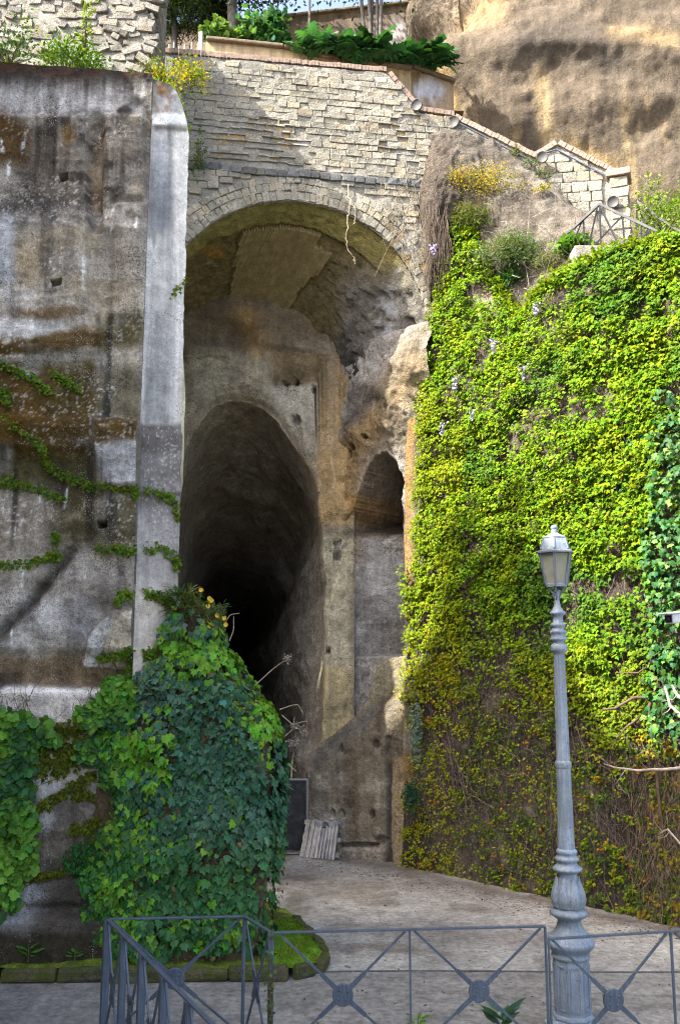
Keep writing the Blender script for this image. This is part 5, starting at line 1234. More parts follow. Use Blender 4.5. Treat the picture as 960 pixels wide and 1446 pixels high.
# ------------------------------------------------------------------ bush helper: leaves in uneven clumps on real twigs
def bush(name, label, cat, c, r, n, colr, kind='oval', size=(.04, .08), clumps=14, rs=rs, second=None, mat='leaf', stems=5, droop=.2, group=None, upw=.5, stemcol=None):
    c = np.asarray(c, float); r = np.asarray(r, float)
    cc = rs.normal(size=(clumps, 3)); cc = unit(cc) * rs.rand(clumps, 1) ** .45; cc[:, 2] = np.abs(cc[:, 2]) * .9 + .05
    k = rs.randint(0, clumps, n); off = rs.normal(size=(n, 3)) * .24
    pos = c + (cc[k] + off) * r; out = unit(cc[k] + off + np.array([0, 0, upw]))
    tip = unit(out + rvec(n, rs) * .7 - np.array([0, 0, droop])); face = unit(np.array([0, -.3, 1.]) + rvec(n, rs) * .55)
    col = vary(colr, n, rs)
    if second is not None: col = paint(col, vary(second, n, rs), ((k % 3 == 0) | (rs.rand(n) < .15)) * 1.)
    t_ = thing(name, label, cat, c, group); stuff(leaves('foliage', [(pos, tip, face, rs.uniform(*size, n), col, kind)], M[mat], t_))
    L = []
    for s_ in range(clumps):
        e = c + cc[s_] * r; m_ = c + (e - c) * .5 + rs.normal(size=3) * .08 * r; L.append((spline([c - np.array([0, 0, .03]), m_, e], 7), np.linspace(.010, .003, 7) * max(.5, r.max() * 1.4)))
    stuff(tubes('stem', L, M['twig'], t_, 4, lin(96, 84, 66) if stemcol is None else stemcol))
    return t_
# ------------------------------------------------------------------ rubble wall standing on the hill above the left wall
rb = thing('rubble_wall', 'rough grey rubble wall above the shrubs at the upper left', 'wall', (-3.6, 13.0, 10.2))
RY = 13.0
a0 = atY(-60, 98, RY); a1 = atY(214, 92, RY); t0 = atY(-60, -60, RY); t1 = atY(208, -60, RY)
P = quad_sheet(a0 - (0, 0, .6), a1 - (0, 0, .6), t1, t0, 90, 70); P[..., 1] += -.035 + .06 * fbm(P, 2.5, 4, 3)
surf('wall_core', P, None, M['mortar'], rb)
P = quad_sheet(a1 - (0, 0, .6), a1 + (0.05, 1.0, -.6), t1 + (.05, 1.0, 0), t1, 20, 60); P[..., 0] += .05 * fbm(P, 2.5, 4, 3); surf('end_core', P, None, M['mortar'], rb)
rs = np.random.RandomState(303)
z = a0[2] - .2
while z < t1[2] - .05:
    h = rs.uniform(.09, .16); x = a0[0] - rs.rand() * .2
    while x < a1[0] + .02:
        w = rs.uniform(.12, .34)
        if rs.rand() < .93: put_block('stone', RB[rs.randint(8)], rb, (x + w / 2, RY + .02 + rs.normal() * .018, z + h / 2 + rs.normal() * .018), (1, 0, 0), (0, -1, 0), ZUP, w * rs.uniform(.85, 1.1), .16, h * rs.uniform(.75, 1.1), roll=rs.normal() * .22 - .15)
        x += w
    for k in range(2): put_block('stone', RB[rs.randint(8)], rb, (a1[0] + .02, RY + .2 + k * .3, z + h / 2), (0, 1, 0), (1, 0, 0), ZUP, .28, .12, h * .9, roll=rs.normal() * .1)
    z += h
# plants along the top of the left wall
rs = np.random.RandomState(404)
bush('shrub', 'loose light-green shrub on top of the left wall before the rubble', 'shrub', atY(95, 98, 11.0), (.50, .3, .42), 1700, (.085, .19, .02), 'oval', (.035, .07), 22, rs, second=(.13, .22, .03))
bush('shrub', 'dark-twigged green shrub at the very left on the wall top', 'shrub', atY(14, 92, 10.7), (.32, .3, .62), 700, (.075, .17, .022), 'oval', (.035, .065), 18, rs)
bush('sapling', 'thin upright sapling with yellow-green leaves on the wall top', 'sapling', atY(118, 80, 10.9), (.10, .1, .75), 150, (.16, .25, .02), 'oval', (.05, .085), 9, rs, upw=.2)
bush('flowering_weed', 'yellow-flowered weeds at the corner of the left wall top', 'weed', atY(225, 112, 10.5), (.30, .2, .22), 800, (.12, .20, .02), 'oval', (.025, .05), 16, rs, second=(.42, .36, .015))
bush('flowering_weed', 'yellow-green weeds hanging between the left wall and the arch masonry', 'weed', atY(268, 124, 10.8), (.24, .2, .32), 900, (.12, .20, .02), 'oval', (.025, .05), 18, rs, second=(.40, .32, .015), droop=.6)
bush('hanging_weed', 'trailing green weed in the corner where pilaster meets masonry', 'weed', atY(281, 232, 14.0), (.10, .12, .55), 260, (.07, .15, .02), 'oval', (.03, .06), 14, rs, droop=.8)
tops = PTOP[:, 1:12]; ps, _, _, _ = scatter(tops, tops * 0, np.ones(tops.shape[:2]), 5200, rs)
ps2 = PTOP[rs.randint(60, 149, 1400), 0] + rs.normal(size=(1400, 3)) * np.array([.02, .02, .01])
g = leaves('grass', [grass('g', ps, .12, rs, lin(112, 148, 34)), grass('g', ps2, .05, rs, lin(120, 128, 40))], M['leaf']); stuff(g); tag(g, 'green grass growing along the top of the left wall', 'grass')
# ------------------------------------------------------------------ terrace above the arch: plastered planter wall, back wall, trees
pw = thing('planter_wall', 'low cream plastered wall with moulded top above the arch masonry', 'wall', atY(430, 95, 15.4))
def slab_wall(parent, top, h, Y0, th, mat, name='wall_body', colr=None):
    pts = [np.asarray(p_) for p_ in top]
    for a, b in zip(pts[:-1], pts[1:]):
        P = quad_sheet(a - (0, 0, h), b - (0, 0, h), b, a, 50, 16); P[..., 1] += .02 * fbm(P, 2.5, 4, 3)
        c = np.broadcast_to(lin(184, 164, 128) / 1.4, P.shape).copy() if colr is None else colr(P)
        surf(name, P, c, mat, parent)
        V, F = beam_np(a + (0, th / 2 - .05, .03), b + (0, th / 2 - .05, .03), th + .06, .07); solid('coping', [(V, F)], M['copingstone'], parent, bevel=.02)
M['copingstone'] = rock_mat('coping_stone', base=lin(138, 122, 102) / 1.6, amp=.4, scale=7, fine=.3, bump=.6, bscale=30, bdist=.015)
slab_wall(pw, [atY(291, 58, 15.3), atY(400, 69, 15.4), atY(452, 82, 15.5), atY(580, 100, 15.7)], .9, 15.4, .3, M['plaster'])
V, F = beam_np(atY(291, 55, 15.3) + (0, .15, 0), atY(286, 84, 15.25) + (0, .15, -.3), .36, .12, (0, 1, 0)); solid('end_scroll', [(V, F)], M['copingstone'], pw, bevel=.03)
pl2 = thing('planter_wall', 'stained plaster wall with peeling white paint behind the steep brick coping', 'wall', atY(600, 140, 15.9))
def peel(P):
    q = Q(P, 7, 5, 3); c = np.broadcast_to(lin(150, 130, 104) / 1.1, P.shape).copy(); c = paint(c, lin(196, 196, 205) / 1.1, .9 * q.ell(603, 128, 22, 18, .4) * sm(-.4, .0, fbm(P, 6, 3, 3))); c = paint(c, lin(110, 96, 78) / 1.1, .6 * sm(0, .4, fbm(P, 3, 4, 6))); return c
slab_wall(pl2, [atY(532, 84, 15.75), atY(580, 97, 15.8), atY(640, 118, 16.0)], 1.6, 15.8, .3, M['plaster'], colr=peel)
bw = thing('terrace_wall', 'tall dark stained plaster wall at the back of the upper terrace', 'wall', atY(520, 80, 18.5))
def darkp(P):
    q = Q(P, 7, 6, 2); c = np.broadcast_to(lin(104, 92, 80) / .8, P.shape).copy(); c = paint(c, lin(70, 62, 56) / .8, .8 * sm(-.1, .4, fbm(P, 1.5, 4, 6))); c = paint(c, lin(160, 158, 158) / .8, .8 * q.ell(562, 52, 16, 20, .4) * sm(-.4, 0, fbm(P, 6, 3, 3))); c = paint(c, lin(150, 130, 100) / .8, .7 * q.line([(440, 22), (590, 8)], 3)); return c
slab_wall(bw, [atY(180, 42, 18.6), atY(300, 36, 18.6), atY(420, 24, 18.6), atY(600, 4, 18.6), atY(680, -6, 18.6)], 2.6, 18.6, .3, M['plaster'], colr=darkp)
# short white stakes on the ledge and a weathered post
for k, x in enumerate((232, 238, 245, 252, 260, 270)):
    V, F = beam_np(atY(x, 80, 15.2), atY(x + 1, 66 - (k % 3) * 3, 15.2), .03, .02); o = solid('stake', [(V, F)], M['wood']); tag(o, 'short pale stake on the ledge, %s' % ('first from the rubble wall', 'second from the rubble wall', 'third from the rubble wall', 'third from the post', 'second from the post', 'nearest the post')[k], 'stake', 'stakes on the ledge')
V, F = beam_np(atY(283, 84, 15.1), atY(284, 46, 15.1), .07, .07); o = solid('post', [(V, F)], M['wood'], bevel=.01); tag(o, 'weathered wooden post at the end of the cream planter wall', 'post')
# trees on the terrace
def tree(label, base, top, crown_c, crown_r, n, colr, trunk_r, rs, kind='oval', size=(.06, .12), second=None, group='trees on the upper terrace', clumps=26, limbs=5, extra=None):
    t_ = thing('tree', label, 'tree', base, group); base, top, cc0 = (np.asarray(v, float) for v in (base, top, crown_c)); r = np.asarray(crown_r, float)
    tubes('trunk', [(spline([base, base * .6 + top * .4 + rs.normal(size=3) * .06, top], 12), np.linspace(trunk_r, trunk_r * .55, 12))], M['bark'], t_, 9)
    cc = unit(rs.normal(size=(clumps, 3))) * rs.rand(clumps, 1) ** .4
    L = [(spline([top, (top + cc0 + cc[k] * r) / 2 + rs.normal(size=3) * .15, cc0 + cc[k] * r], 8), np.linspace(trunk_r * .45, trunk_r * .1, 8)) for k in range(min(limbs * 2, clumps))]
    for l_ in L: tubes('limb', [l_], M['bark'], t_, 5)
    k = rs.randint(0, clumps, n); pos = cc0 + (cc[k] + rs.normal(size=(n, 3)) * .2) * r
    tip = unit(rvec(n, rs) - np.array([0, 0, .4])); face = unit(np.array([0, -.2, 1.]) + rvec(n, rs) * .6); col = vary(colr, n, rs)
    if second is not None: col = paint(col, vary(second, n, rs), ((k % 4 == 0) | (rs.rand(n) < .1)) * 1.)
    stuff(leaves('crown', [(pos, tip, face, rs.uniform(*size, n), col, kind)], M['leaf'], t_)); return t_
g0 = TZ
def G_(px, Y): p_ = atY(px, 60, Y); p_[2] = g0; return p_
tree('dark evergreen tree with a thick trunk behind the leafy terrace shrubs', G_(328, 17.3), atY(328, -20, 17.3), atY(345, -60, 17.5), (1.6, 1.0, 1.1), 6500, (.020, .045, .014), .17, rs, second=(.05, .09, .015))
tree('drooping dark conifer to the right of the rubble wall', G_(245, 17.6), atY(246, 10, 17.6), atY(250, 5, 17.4), (.75, .7, .75), 5200, (.022, .042, .016), .10, rs, kind='blade', size=(.10, .2), second=(.06, .10, .02))
tree('dark conifer with twiggy hanging boughs beside the thick trunk', G_(288, 17.9), atY(288, 10, 17.9), atY(290, 0, 17.8), (.55, .6, .75), 4600, (.020, .034, .014), .09, rs, kind='blade', size=(.10, .2))
tree('slender bare-stemmed tree rising through the acanthus', G_(437, 17.0), atY(438, -60, 17.0), atY(440, -110, 17.0), (.9, .8, .7), 2200, (.03, .07, .015), .04, rs, second=(.10, .16, .02))
# clump of thin trunks
ct = thing('tree', 'clump of thin dark stems in front of the stained terrace wall', 'tree', G_(525, 17.2), 'trees on the upper terrace')
for k, (x0, x1, b) in enumerate(((528, 518, 0), (522, 505, .1), (531, 533, .05), (534, 540, 0), (519, 528, .08))):
    tubes('trunk', [(spline([G_(x0, 17.2 + b), atY((x0 + x1) / 2, 40, 17.2 + b), atY(x1, -60, 17.3)], 12), np.linspace(.05, .03, 12))], M['bark'], ct, 7)
n = 3000; pos = atY(520, -70, 17.3) + rs.normal(size=(n, 3)) * np.array([.9, .6, .45]); stuff(leaves('crown', [(pos, unit(rvec(n, rs)), unit(rvec(n, rs) + np.array([0, 0, 1.])), rs.uniform(.06, .12, n), vary((.03, .065, .015), n, rs), 'oval')], M['leaf'], ct))
# backdrop wood on the hilltop
n = 14000; pos = np.stack([rs.uniform(-11, 4, n), 21 + rs.rand(n) * 3, np.zeros(n)], -1); pos[:, 2] = 14.2 + rs.rand(n) * (2.6 + 1.0 * fbm(pos, .5, 3, 3)); keep = fbm(pos, .9, 3, 8) > -.25; pos = pos[keep]; n = len(pos)
g = leaves('far_wood', [(pos, unit(rvec(n, rs)), unit(rvec(n, rs) + np.array([0, 0, 1.])), rs.uniform(.12, .24, n), vary((.03, .06, .016), n, rs), 'oval')], M['leaf']); stuff(g); tag(g, 'dark wood closing the top of the hill behind the terrace', 'wood')
# terrace plants
bush('shrub', 'broad-leaved pale green shrub at the left end of the cream planter wall', 'shrub', atY(318, 62, 16.3), (.42, .3, .42), 520, (.10, .19, .035), 'grape', (.08, .14), 16, rs, second=(.06, .13, .04))
bush('shrub', 'dense blue-green leafy shrub behind the planter wall', 'shrub', atY(376, 66, 16.4), (.50, .35, .66), 1100, (.04, .12, .05), 'grape', (.08, .14), 22, rs, second=(.07, .17, .05))
bush('sapling', 'small pale leafy sapling before the slender stem', 'sapling', atY(441, 66, 16.2), (.14, .14, .35), 120, (.08, .17, .06), 'grape', (.07, .11), 8, rs)
def acanthus(label, px, py, Y, n, spread, L=(.28, .5)):
    b = atY(px, py, Y); t_ = thing('acanthus', label, 'plant', b, 'lobed evergreen plants along the terrace edge')
    a = rs.rand(n) * 2 * math.pi; tilt = rs.uniform(.1, 1.0, n); tip = np.stack([np.cos(a) * (1.1 - tilt * .3), np.sin(a) * .8 - .35, tilt], -1); tip = unit(tip)
    pos = b + np.stack([rs.normal(size=n) * spread, rs.normal(size=n) * .12, rs.rand(n) * .12], -1) + tip * .12
    for k in range(n):
        V, F, C = leaves_np(pos[k:k + 1], tip[k:k + 1], np.array([[0, -.35, 1.]]) + .3 * rvec(1, rs), rs.uniform(*L, 1), vary((.032, .11, .034), 1, rs, .15, .4), 'lobed')
        link('leaf', mesh_np('leaf', V, F, C, False), M['ivy'], t_)
    return t_
acanthus('lobed evergreen plant spilling over the sloped end of the planter wall', 445, 76, 15.3, 34, .16, (.22, .4)); acanthus('large lobed evergreen plant left of the thin stems', 487, 84, 15.4, 46, .16); acanthus('large lobed evergreen plant at the foot of the thin stems', 517, 86, 15.45, 44, .16); acanthus('low lobed evergreen plant between the thin stems and the cliff', 560, 92, 15.6, 26, .14, (.2, .34)); acanthus('lobed evergreen plant hanging in front of the cliff edge', 600, 94, 15.7, 52, .17)
# ------------------------------------------------------------------ plants on the rock slope
def onH(px, py):
    x_, y_ = proj(PH); k = np.argmin((x_ - px) ** 2 + (y_ - py) ** 2); return PH.reshape(-1, 3)[k]
bush('broom', 'yellow-flowering broom bush on the rock slope', 'bush', onH(694, 272) - (0, .1, 0), (.58, .3, .50), 2600, (.40, .30, .012), 'oval', (.022, .045), 20, rs, second=(.14, .17, .02))
bush('broom', 'small yellow-flowering sprig on the left shoulder of the rock slope', 'bush', onH(645, 262) - (0, .1, 0), (.20, .2, .24), 420, (.40, .30, .012), 'oval', (.02, .04), 10, rs, second=(.14, .15, .02)); bush('broom', 'tiny yellow sprig to the right on the rock slope', 'bush', onH(768, 272) - (0, .05, 0), (.16, .12, .10), 220, (.42, .34, .012), 'oval', (.02, .04), 8, rs, second=(.14, .17, .02))
bush('bush', 'olive wiry bush under the flowering broom', 'bush', onH(672, 318) - (0, .0, 0), (.34, .25, .36), 2000, (.13, .135, .035), 'blade', (.06, .13), 20, rs, second=(.10, .15, .04)); bush('bush', 'grey-green feathery bush in the hollow above the creeper', 'bush', onH(730, 372) - (0, .05, 0), (.46, .25, .42), 3200, (.10, .16, .06), 'blade', (.06, .13), 22, rs, second=(.16, .19, .10)); bush('bush', 'pale dusty bush above the creeper crest', 'bush', onH(780, 378) - (0, .05, 0), (.38, .25, .30), 1800, (.18, .185, .12), 'blade', (.05, .11), 18, rs, second=(.12, .15, .06)); bush('weed', 'bright green leafy weed under the stair railing', 'weed', onH(808, 360) - (0, .15, 0), (.24, .2, .2), 420, (.10, .22, .03), 'grape', (.05, .09), 10, rs); bush('weed', 'dark green grass tuft in the creeper notch', 'weed', onH(722, 400) - (0, .05, 0), (.22, .15, .12), 420, (.05, .14, .03), 'blade', (.1, .2), 10, rs)
for k, (x, y, lab) in enumerate(((728, 215, 'small green tuft below the sloping coping'), (765, 250, 'green tuft at the foot of the peaked parapet'), (750, 236, 'small tuft between coping and broom'), (800, 345, 'dry tuft under the railing'))): bush('tuft', lab, 'weed', onH(x, y) - (0, .05, 0), (.12, .1, .12), 160, (.10, .13, .05), 'blade', (.05, .1), 6, rs)
# grey dead stems on the slope and dead vines hanging beside the arch
L = []
for k in range(70):
    a = onH(rs.uniform(690, 830), rs.uniform(300, 430)) - (0, .06, 0); dv = unit(np.array([rs.normal(), -.5, rs.normal() * .6 + .3])); L.append((spline([a, a + dv * .2 + rs.normal(size=3) * .05, a + dv * rs.uniform(.3, .7) + rs.normal(size=3) * .1], 8), np.linspace(.007, .002, 8)))
o = tubes('dead_stems', L, M['twig'], None, 4, lin(176, 164, 146) / 1.3); stuff(o); tag(o, 'pale dead stems tangled over the rock slope', 'stems')
L = []
for k in range(190):
    x = rs.uniform(600, 634); a = atY(x, rs.uniform(285, 340), 14.35 + rs.rand() * .1); b = atY(x + rs.normal() * 6, rs.uniform(360, 412), 14.35 + rs.rand() * .15); m_ = (a + b) / 2 + rs.normal(size=3) * .06; L.append((spline([a, m_, b], 9) + rs.normal(size=(9, 3)) * .008, rs.uniform(.0015, .0035)))
o = tubes('dead_vines', L, M['twig'], None, 3, [c_ for c_ in vary(lin(96, 84, 74), len(L), rs, .08, .5)]); stuff(o); tag(o, 'curtain of dead grey vines hanging beside the arch', 'vines')
L = []
for k in range(60):
    u0, z0 = fplane(rs.uniform(540, 606), rs.uniform(240, 330)); a = F3(u0, z0, .1); b = F3(u0 + rs.normal() * .2, z0 - rs.uniform(.3, .9), .1); L.append((spline([a, (a + b) / 2 + rs.normal(size=3) * .06, b], 8), .003))
o = tubes('dead_vines', L, M['twig'], None, 3, lin(150, 138, 120) / 1.1); stuff(o); tag(o, 'thin pale dead vines clinging to the right side of the arch masonry', 'vines')
r_ = [F3(*fplane(x, y), .10) for x, y in ((490, 262), (492, 300), (488, 325), (489, 352), (498, 368), (500, 376))]; o = tubes('hanging_root', [(spline(r_, 30) + .012 * rs.normal(size=(30, 3)), np.linspace(.010, .005, 30))], M['twig'], None, 5, lin(196, 182, 150) / .9); tag(o, 'pale root dangling in front of the tunnel vault', 'root')
r_ = [F3(*fplane(x, y), .10) for x, y in ((499, 290), (500, 306), (498, 322))]; o = tubes('hanging_root', [(spline(r_, 12) + .008 * rs.normal(size=(12, 3)), .004)], M['twig'], None, 5, lin(196, 182, 150) / .9); tag(o, 'short pale root tip beside the long dangling root', 'root')
bush('bush', 'leafy green bush under the cliff at the right edge above the creeper', 'bush', atY(940, 325, 13.6), (.55, .4, .75), 1900, (.11, .20, .025), 'oval', (.04, .08), 24, rs, second=(.16, .25, .03))
# ------------------------------------------------------------------ stub-top weeds and dead flower stems
bush('dandelion', 'yellow dandelion-like flowers on top of the ivy stub', 'weed', atY(262, 862, 9.9), (.22, .15, .20), 420, (.05, .12, .025), 'blade', (.07, .14), 12, rs, second=(.12, .16, .03)); bush('weed', 'feathery pale weed beside the yellow flowers on the stub', 'weed', atY(298, 868, 9.95), (.15, .12, .12), 360, (.11, .15, .05), 'blade', (.05, .1), 8, rs)
for k, (x, y, lab) in enumerate(((264, 857, 'yellow flower lowest left on the stub'), (268, 864, 'yellow flower right under the lowest left one'), (296, 845, 'yellow flower highest on the stub'), (299, 848, 'yellow flower touching the highest one'), (294, 856, 'yellow flower below the top pair'), (307, 869, 'yellow flower right of the feathery weed'), (317, 873, 'yellow flower at the far right of the stub top'), (319, 882, 'lowest yellow flower at the right of the stub top'), (284, 833, 'small yellow flower on the tall thin stalk'))):
    c_ = atY(x, y, 9.85); n = 14; a = np.arange(n) * 2 * math.pi / n; tip = np.stack([np.cos(a), -.35 + 0 * a, np.sin(a)], -1); f = thing('flower', lab, 'flower', c_, 'yellow flowers on the stub')
    leaves('petal', [(np.repeat(c_[None], n, 0), tip, np.repeat(np.array([[0, -1., .3]]), n, 0), .026, vary((.75, .5, .02), n, rs, .05, .1), 'petal')], M['yellow'], f); tubes('stalk', [(spline([c_ + (0, .004, 0), c_ + (-.01, .05, -.10), c_ + (-.02, .1, -.22)], 6), .003)], M['twig'], f, 4, lin(90, 110, 50))
L = []
for pts, Y in ((((360, 968), (385, 945), (404, 931)), 9.9), (((404, 931), (408, 927)), 9.9), (((404, 931), (402, 926)), 9.9), (((395, 1002), (412, 996), (421, 995), (428, 1008)), 9.9), (((398, 1010), (414, 1024), (424, 1020), (436, 1018)), 9.9), (((402, 1040), (413, 1030), (416, 1012)), 9.9), (((408, 1080), (414, 1086), (418, 1090)), 9.9), (((324, 905), (330, 890), (330, 870)), 9.9), (((318, 880), (325, 868), (338, 866)), 9.9), (((262, 850), (270, 835), (283, 828)), 9.9)): L.append((spline([atY(x, y, Y) for x, y in pts], 10), np.linspace(.006, .003, 10)))
o = tubes('dead_stalks', L, M['twig'], None, 4, lin(150, 136, 116) / .8); stuff(o); tag(o, 'bare dead flower stalks sticking out from the ivy stub', 'stalks')
for k, (x, y, lab) in enumerate(((406, 930, 'fluffy dead seed head on the long bare stalk'), (416, 1025, 'dead seed head at the right side of the stub'), (427, 1032, 'dead seed head farthest right of the stub'), (411, 1048, 'lower dead seed head beside the stub'), (420, 1047, 'small dead seed head beside the lower one'))):
    c_ = atY(x, y, 9.88); n = 60; f = thing('seed_head', lab, 'seed head', c_, 'dead seed heads'); stuff(leaves('floret', [(c_ + rs.normal(size=(n, 3)) * .022, rvec(n, rs), rvec(n, rs), rs.uniform(.015, .035, n), vary(lin(150, 138, 124) / 1.1, n, rs, .05, .2), 'oval')], M['twig'], f))
# small weeds on the strip and by the railing
def rosette(name, label, c, n, L, colr, up=.7, kind='oval'):
    t_ = thing(name, label, 'plant', c)
    for k in range(n):
        a = k * 2.4 + rs.rand(); tip = np.array([[math.cos(a), math.sin(a), up * rs.uniform(.5, 1.4)]]); V, F, C = leaves_np(np.asarray(c)[None] + tip * .02 + np.array([[0, 0, .02 + .012 * k * up]]), tip, np.array([[0, -.2, 1.]]), L * rs.uniform(.7, 1.1, 1), vary(colr, 1, rs), kind); link('leaf', mesh_np('leaf', V, F, C, False), M['leaf'], t_)
    tubes('stem', [(np.array([np.asarray(c) + (0, 0, -.02), np.asarray(c) + (0, 0, .05), np.asarray(c) + (0, 0, .02 + .012 * n * up)]), .005)], M['twig'], t_, 5, lin(80, 110, 50)); return t_
rosette('weed', 'broad-leaved green weed on the mossy strip at far left', atZ(40, 1356, .15), 12, .14, (.08, .20, .025), .7); rosette('weed', 'small green weed on the mossy strip left of the railing', atZ(106, 1356, .15), 7, .09, (.08, .19, .03), .6)
rosette('laurel_sprig', 'long-leaved blue-green sprig standing in front of the railing', atZ(703, 1462, 0) + (0, -.25, .12), 11, .19, (.06, .13, .08), 1.0); rosette('weed', 'bright green leaf tip at the foot of the railing', atZ(590, 1452, 0) + (0, 0, .0), 6, .1, (.11, .24, .02), .8)
bush('ivy_sprig', 'small pale ivy climbing the square railing post', 'ivy', atY(381, 1440, 7.42), (.035, .04, .62), 60, (.10, .17, .06), 'ivy', (.022, .045), 12, rs)
# ------------------------------------------------------------------ street lamp
M['iron'] = paint_mat('dark_lantern_paint', (.12, .14, .165), worn=(.2, .2, .2), amt=.5, rough=.5)
LX, LY = 1.935, 8.24
def lz(py): return zat(py, LY)
def lr(py, hw):
    v = (723.0 - py) / FPX; return hw / FPX * LY / (CT - v * ST)
def prof(rows): return [(lz(y), lr(y, h)) for y, h in rows]
lamp = thing('street_lamp', 'tall pale blue-grey cast-iron street lamp with a hexagonal lantern', 'street lamp', (LX, LY, 0))
z0 = lz(1440)
V, F = lathe_np([(0, .24), (.05, .24), (.052, .215), (z0 - .03, .21), (z0, .198)] + prof([(1437, 28.5), (1434, 29.5), (1431, 28.5), (1429, 26.5)]), (LX, LY), 8, poly=True); link('plinth', mesh_np('plinth', V, F, None, False), M['lamp'], lamp)
V, F = lathe_np(prof([(1430, 26), (1426, 25.5), (1352, 25.2), (1350, 25.2)]), (LX, LY), 8, poly=True); ped = link('pedestal', mesh_np('pedestal', V, F, None, False), M['lamp'], lamp)
for k in range(8):        # raised mouldings round each panel
    a = (k + .5) * math.pi / 4 + math.pi / 8; a = k * math.pi / 4 + math.pi / 4; nv_ = np.array([math.cos(a), math.sin(a), 0]); tv = np.array([-math.sin(a), math.cos(a), 0]); ap = lr(1390, 25.3) * math.cos(math.pi / 8)
    w = ap * math.tan(math.pi / 8) * .62; zb, zt_ = lz(1421), lz(1360); c_ = np.array([LX, LY, 0]) + nv_ * (ap + .003)
    solid('panel_moulding', [beam_np(c_ + tv * s_ * w + ZUP * zb, c_ + tv * s_ * w + ZUP * zt_, .012, .012, nv_) for s_ in (-1, 1)] + [beam_np(c_ - tv * w + ZUP * z_, c_ + tv * w + ZUP * z_, .012, .012, nv_) for z_ in (zb, zt_)], M['lamp'], ped)
V, F = lathe_np(prof([(1352, 25), (1350, 27), (1347, 27), (1346, 25.5), (1341, 27), (1337, 31), (1333, 33.5), (1329, 34), (1327, 33), (1325, 31.5), (1321, 31), (1320, 26)]), (LX, LY), 32, flute=lambda z, a: 1 + (.012 * math.cos(24 * a) if lz(1342) < z < lz(1334) else 0)); link('cornice', mesh_np('cornice', V, F), M['lamp'], lamp)
V, F = lathe_np(prof([(1321, 27), (1318, 25), (1313, 21), (1306, 17.5), (1300, 16), (1297, 17), (1294, 22), (1291, 26), (1288, 26.3), (1285, 25), (1283, 21), (1281, 20)]), (LX, LY), 32, flute=lambda z, a: 1 + (.03 * math.cos(16 * a) if lz(1293) < z < lz(1285) else 0)); link('collar', mesh_np('collar', V, F), M['lamp'], lamp)
bal = [(1282, 19.5), (1277, 20.5), (1272, 22.2), (1267, 22.7), (1261, 22), (1254, 19.8), (1247, 16.8), (1241, 14.4), (1236, 13.2), (1232, 13)]
V, F = lathe_np(prof(bal), (LX, LY), 32); bl = link('baluster', mesh_np('baluster', V, F), M['lamp'], lamp)
br_ = lambda z: np.interp(z, [lz(y) for y, _ in bal], [lr(y, h) for y, h in bal])
for k in range(8):          # acanthus leaf relief
    a0 = k * math.pi / 4 + .2; G = np.zeros((9, 16, 3))
    for i, s_ in enumerate(np.linspace(-1, 1, 9)):
        for j, v in enumerate(np.linspace(0, 1, 16)):
            z = lz(1279) + (lz(1238) - lz(1279)) * v; half = .36 * (1 - v ** 2.2) ** .5 * (1 + .10 * math.cos(v * 26)); a = a0 + s_ * half
            r = br_(z) + .004 + .012 * (1 - s_ * s_) + .004 * math.cos(s_ * 3.14 * 3) * (1 - v) + .008 * max(0, v - .8) * 5
            G[i, j] = (LX + r * math.cos(a), LY + r * math.sin(a), z)
    link('leaf_relief', mesh_np('leaf_relief', G, grid_faces(9, 16)), M['lamp'], bl)
V, F = lathe_np(prof([(1233, 13), (1231, 15), (1229, 19.5), (1227, 20.8), (1225, 20), (1222, 16), (1219, 13.5), (1217, 13.5), (1215, 16), (1212, 17), (1210, 15.5), (1208, 13), (1206, 13), (1204, 14.5), (1201, 14.7), (1199, 13), (1198, 11.8)]), (LX, LY), 28); link('ring', mesh_np('ring', V, F), M['lamp'], lamp)
V, F = lathe_np(prof([(1199, 11.6), (1160, 11.0), (1120, 10.4), (1084, 10.0)]), (LX, LY), 24); link('lower_shaft', mesh_np('lower_shaft', V, F), M['lamp'], lamp)
V, F = lathe_np(prof([(1085, 10), (1082, 11.3), (1078, 11.5), (1075, 10.5), (1074, 9.6)]), (LX, LY), 24); link('ring', mesh_np('ring', V, F), M['lamp'], lamp)
V, F = lathe_np(prof([(1075, 9.7), (1072, 9.3), (1030, 9.0), (970, 8.4), (930, 7.8), (925, 7.8)]), (LX, LY), 72, flute=lambda z, a: 1 - .085 * abs(math.cos(6 * a)) ** .6 * (1 if lz(1070) < z < lz(928) else 0)); link('fluted_shaft', mesh_np('fluted_shaft', V, F), M['lamp'], lamp)
V, F = lathe_np(prof([(926, 7.8), (922, 8), (920, 11), (917, 12.2), (914, 11.5), (911, 11), (909, 8), (906, 7.8), (904, 11.5), (902, 12), (900, 10.5), (895, 10.5), (893, 12), (891, 11.5), (889, 8.5), (886, 8.2), (884, 10.4), (881, 10), (879, 7.4), (872, 7.0), (869, 8), (867, 11.2), (865, 11), (862, 8), (857, 5), (852, 3.8), (846, 3.2)]), (LX, LY), 28); link('capital', mesh_np('capital', V, F), M['lamp'], lamp)
ln_ = link('lantern_base', mesh_np('lantern_base', *lathe_np(prof([(848, 3.2), (845, 4), (838, 6), (834, 5.5), (833, 3)]), (LX, LY), 18)), M['lamp'], lamp)
SX = 6; A0 = math.radians(12)
def hexp(py, hw, k, da=0.0): a = A0 + (k + da) * math.pi / 3; r = lr(py, hw); return np.array([LX + r * math.cos(a), LY + r * math.sin(a), lz(py)])
for k in range(6):
    p = [hexp(847, 3, k), hexp(838, 6.5, k), hexp(831, 12, k), hexp(827, 15, k)]; tubes('bracket', [(spline(p, 10), .007)], M['iron'], lamp, 6)
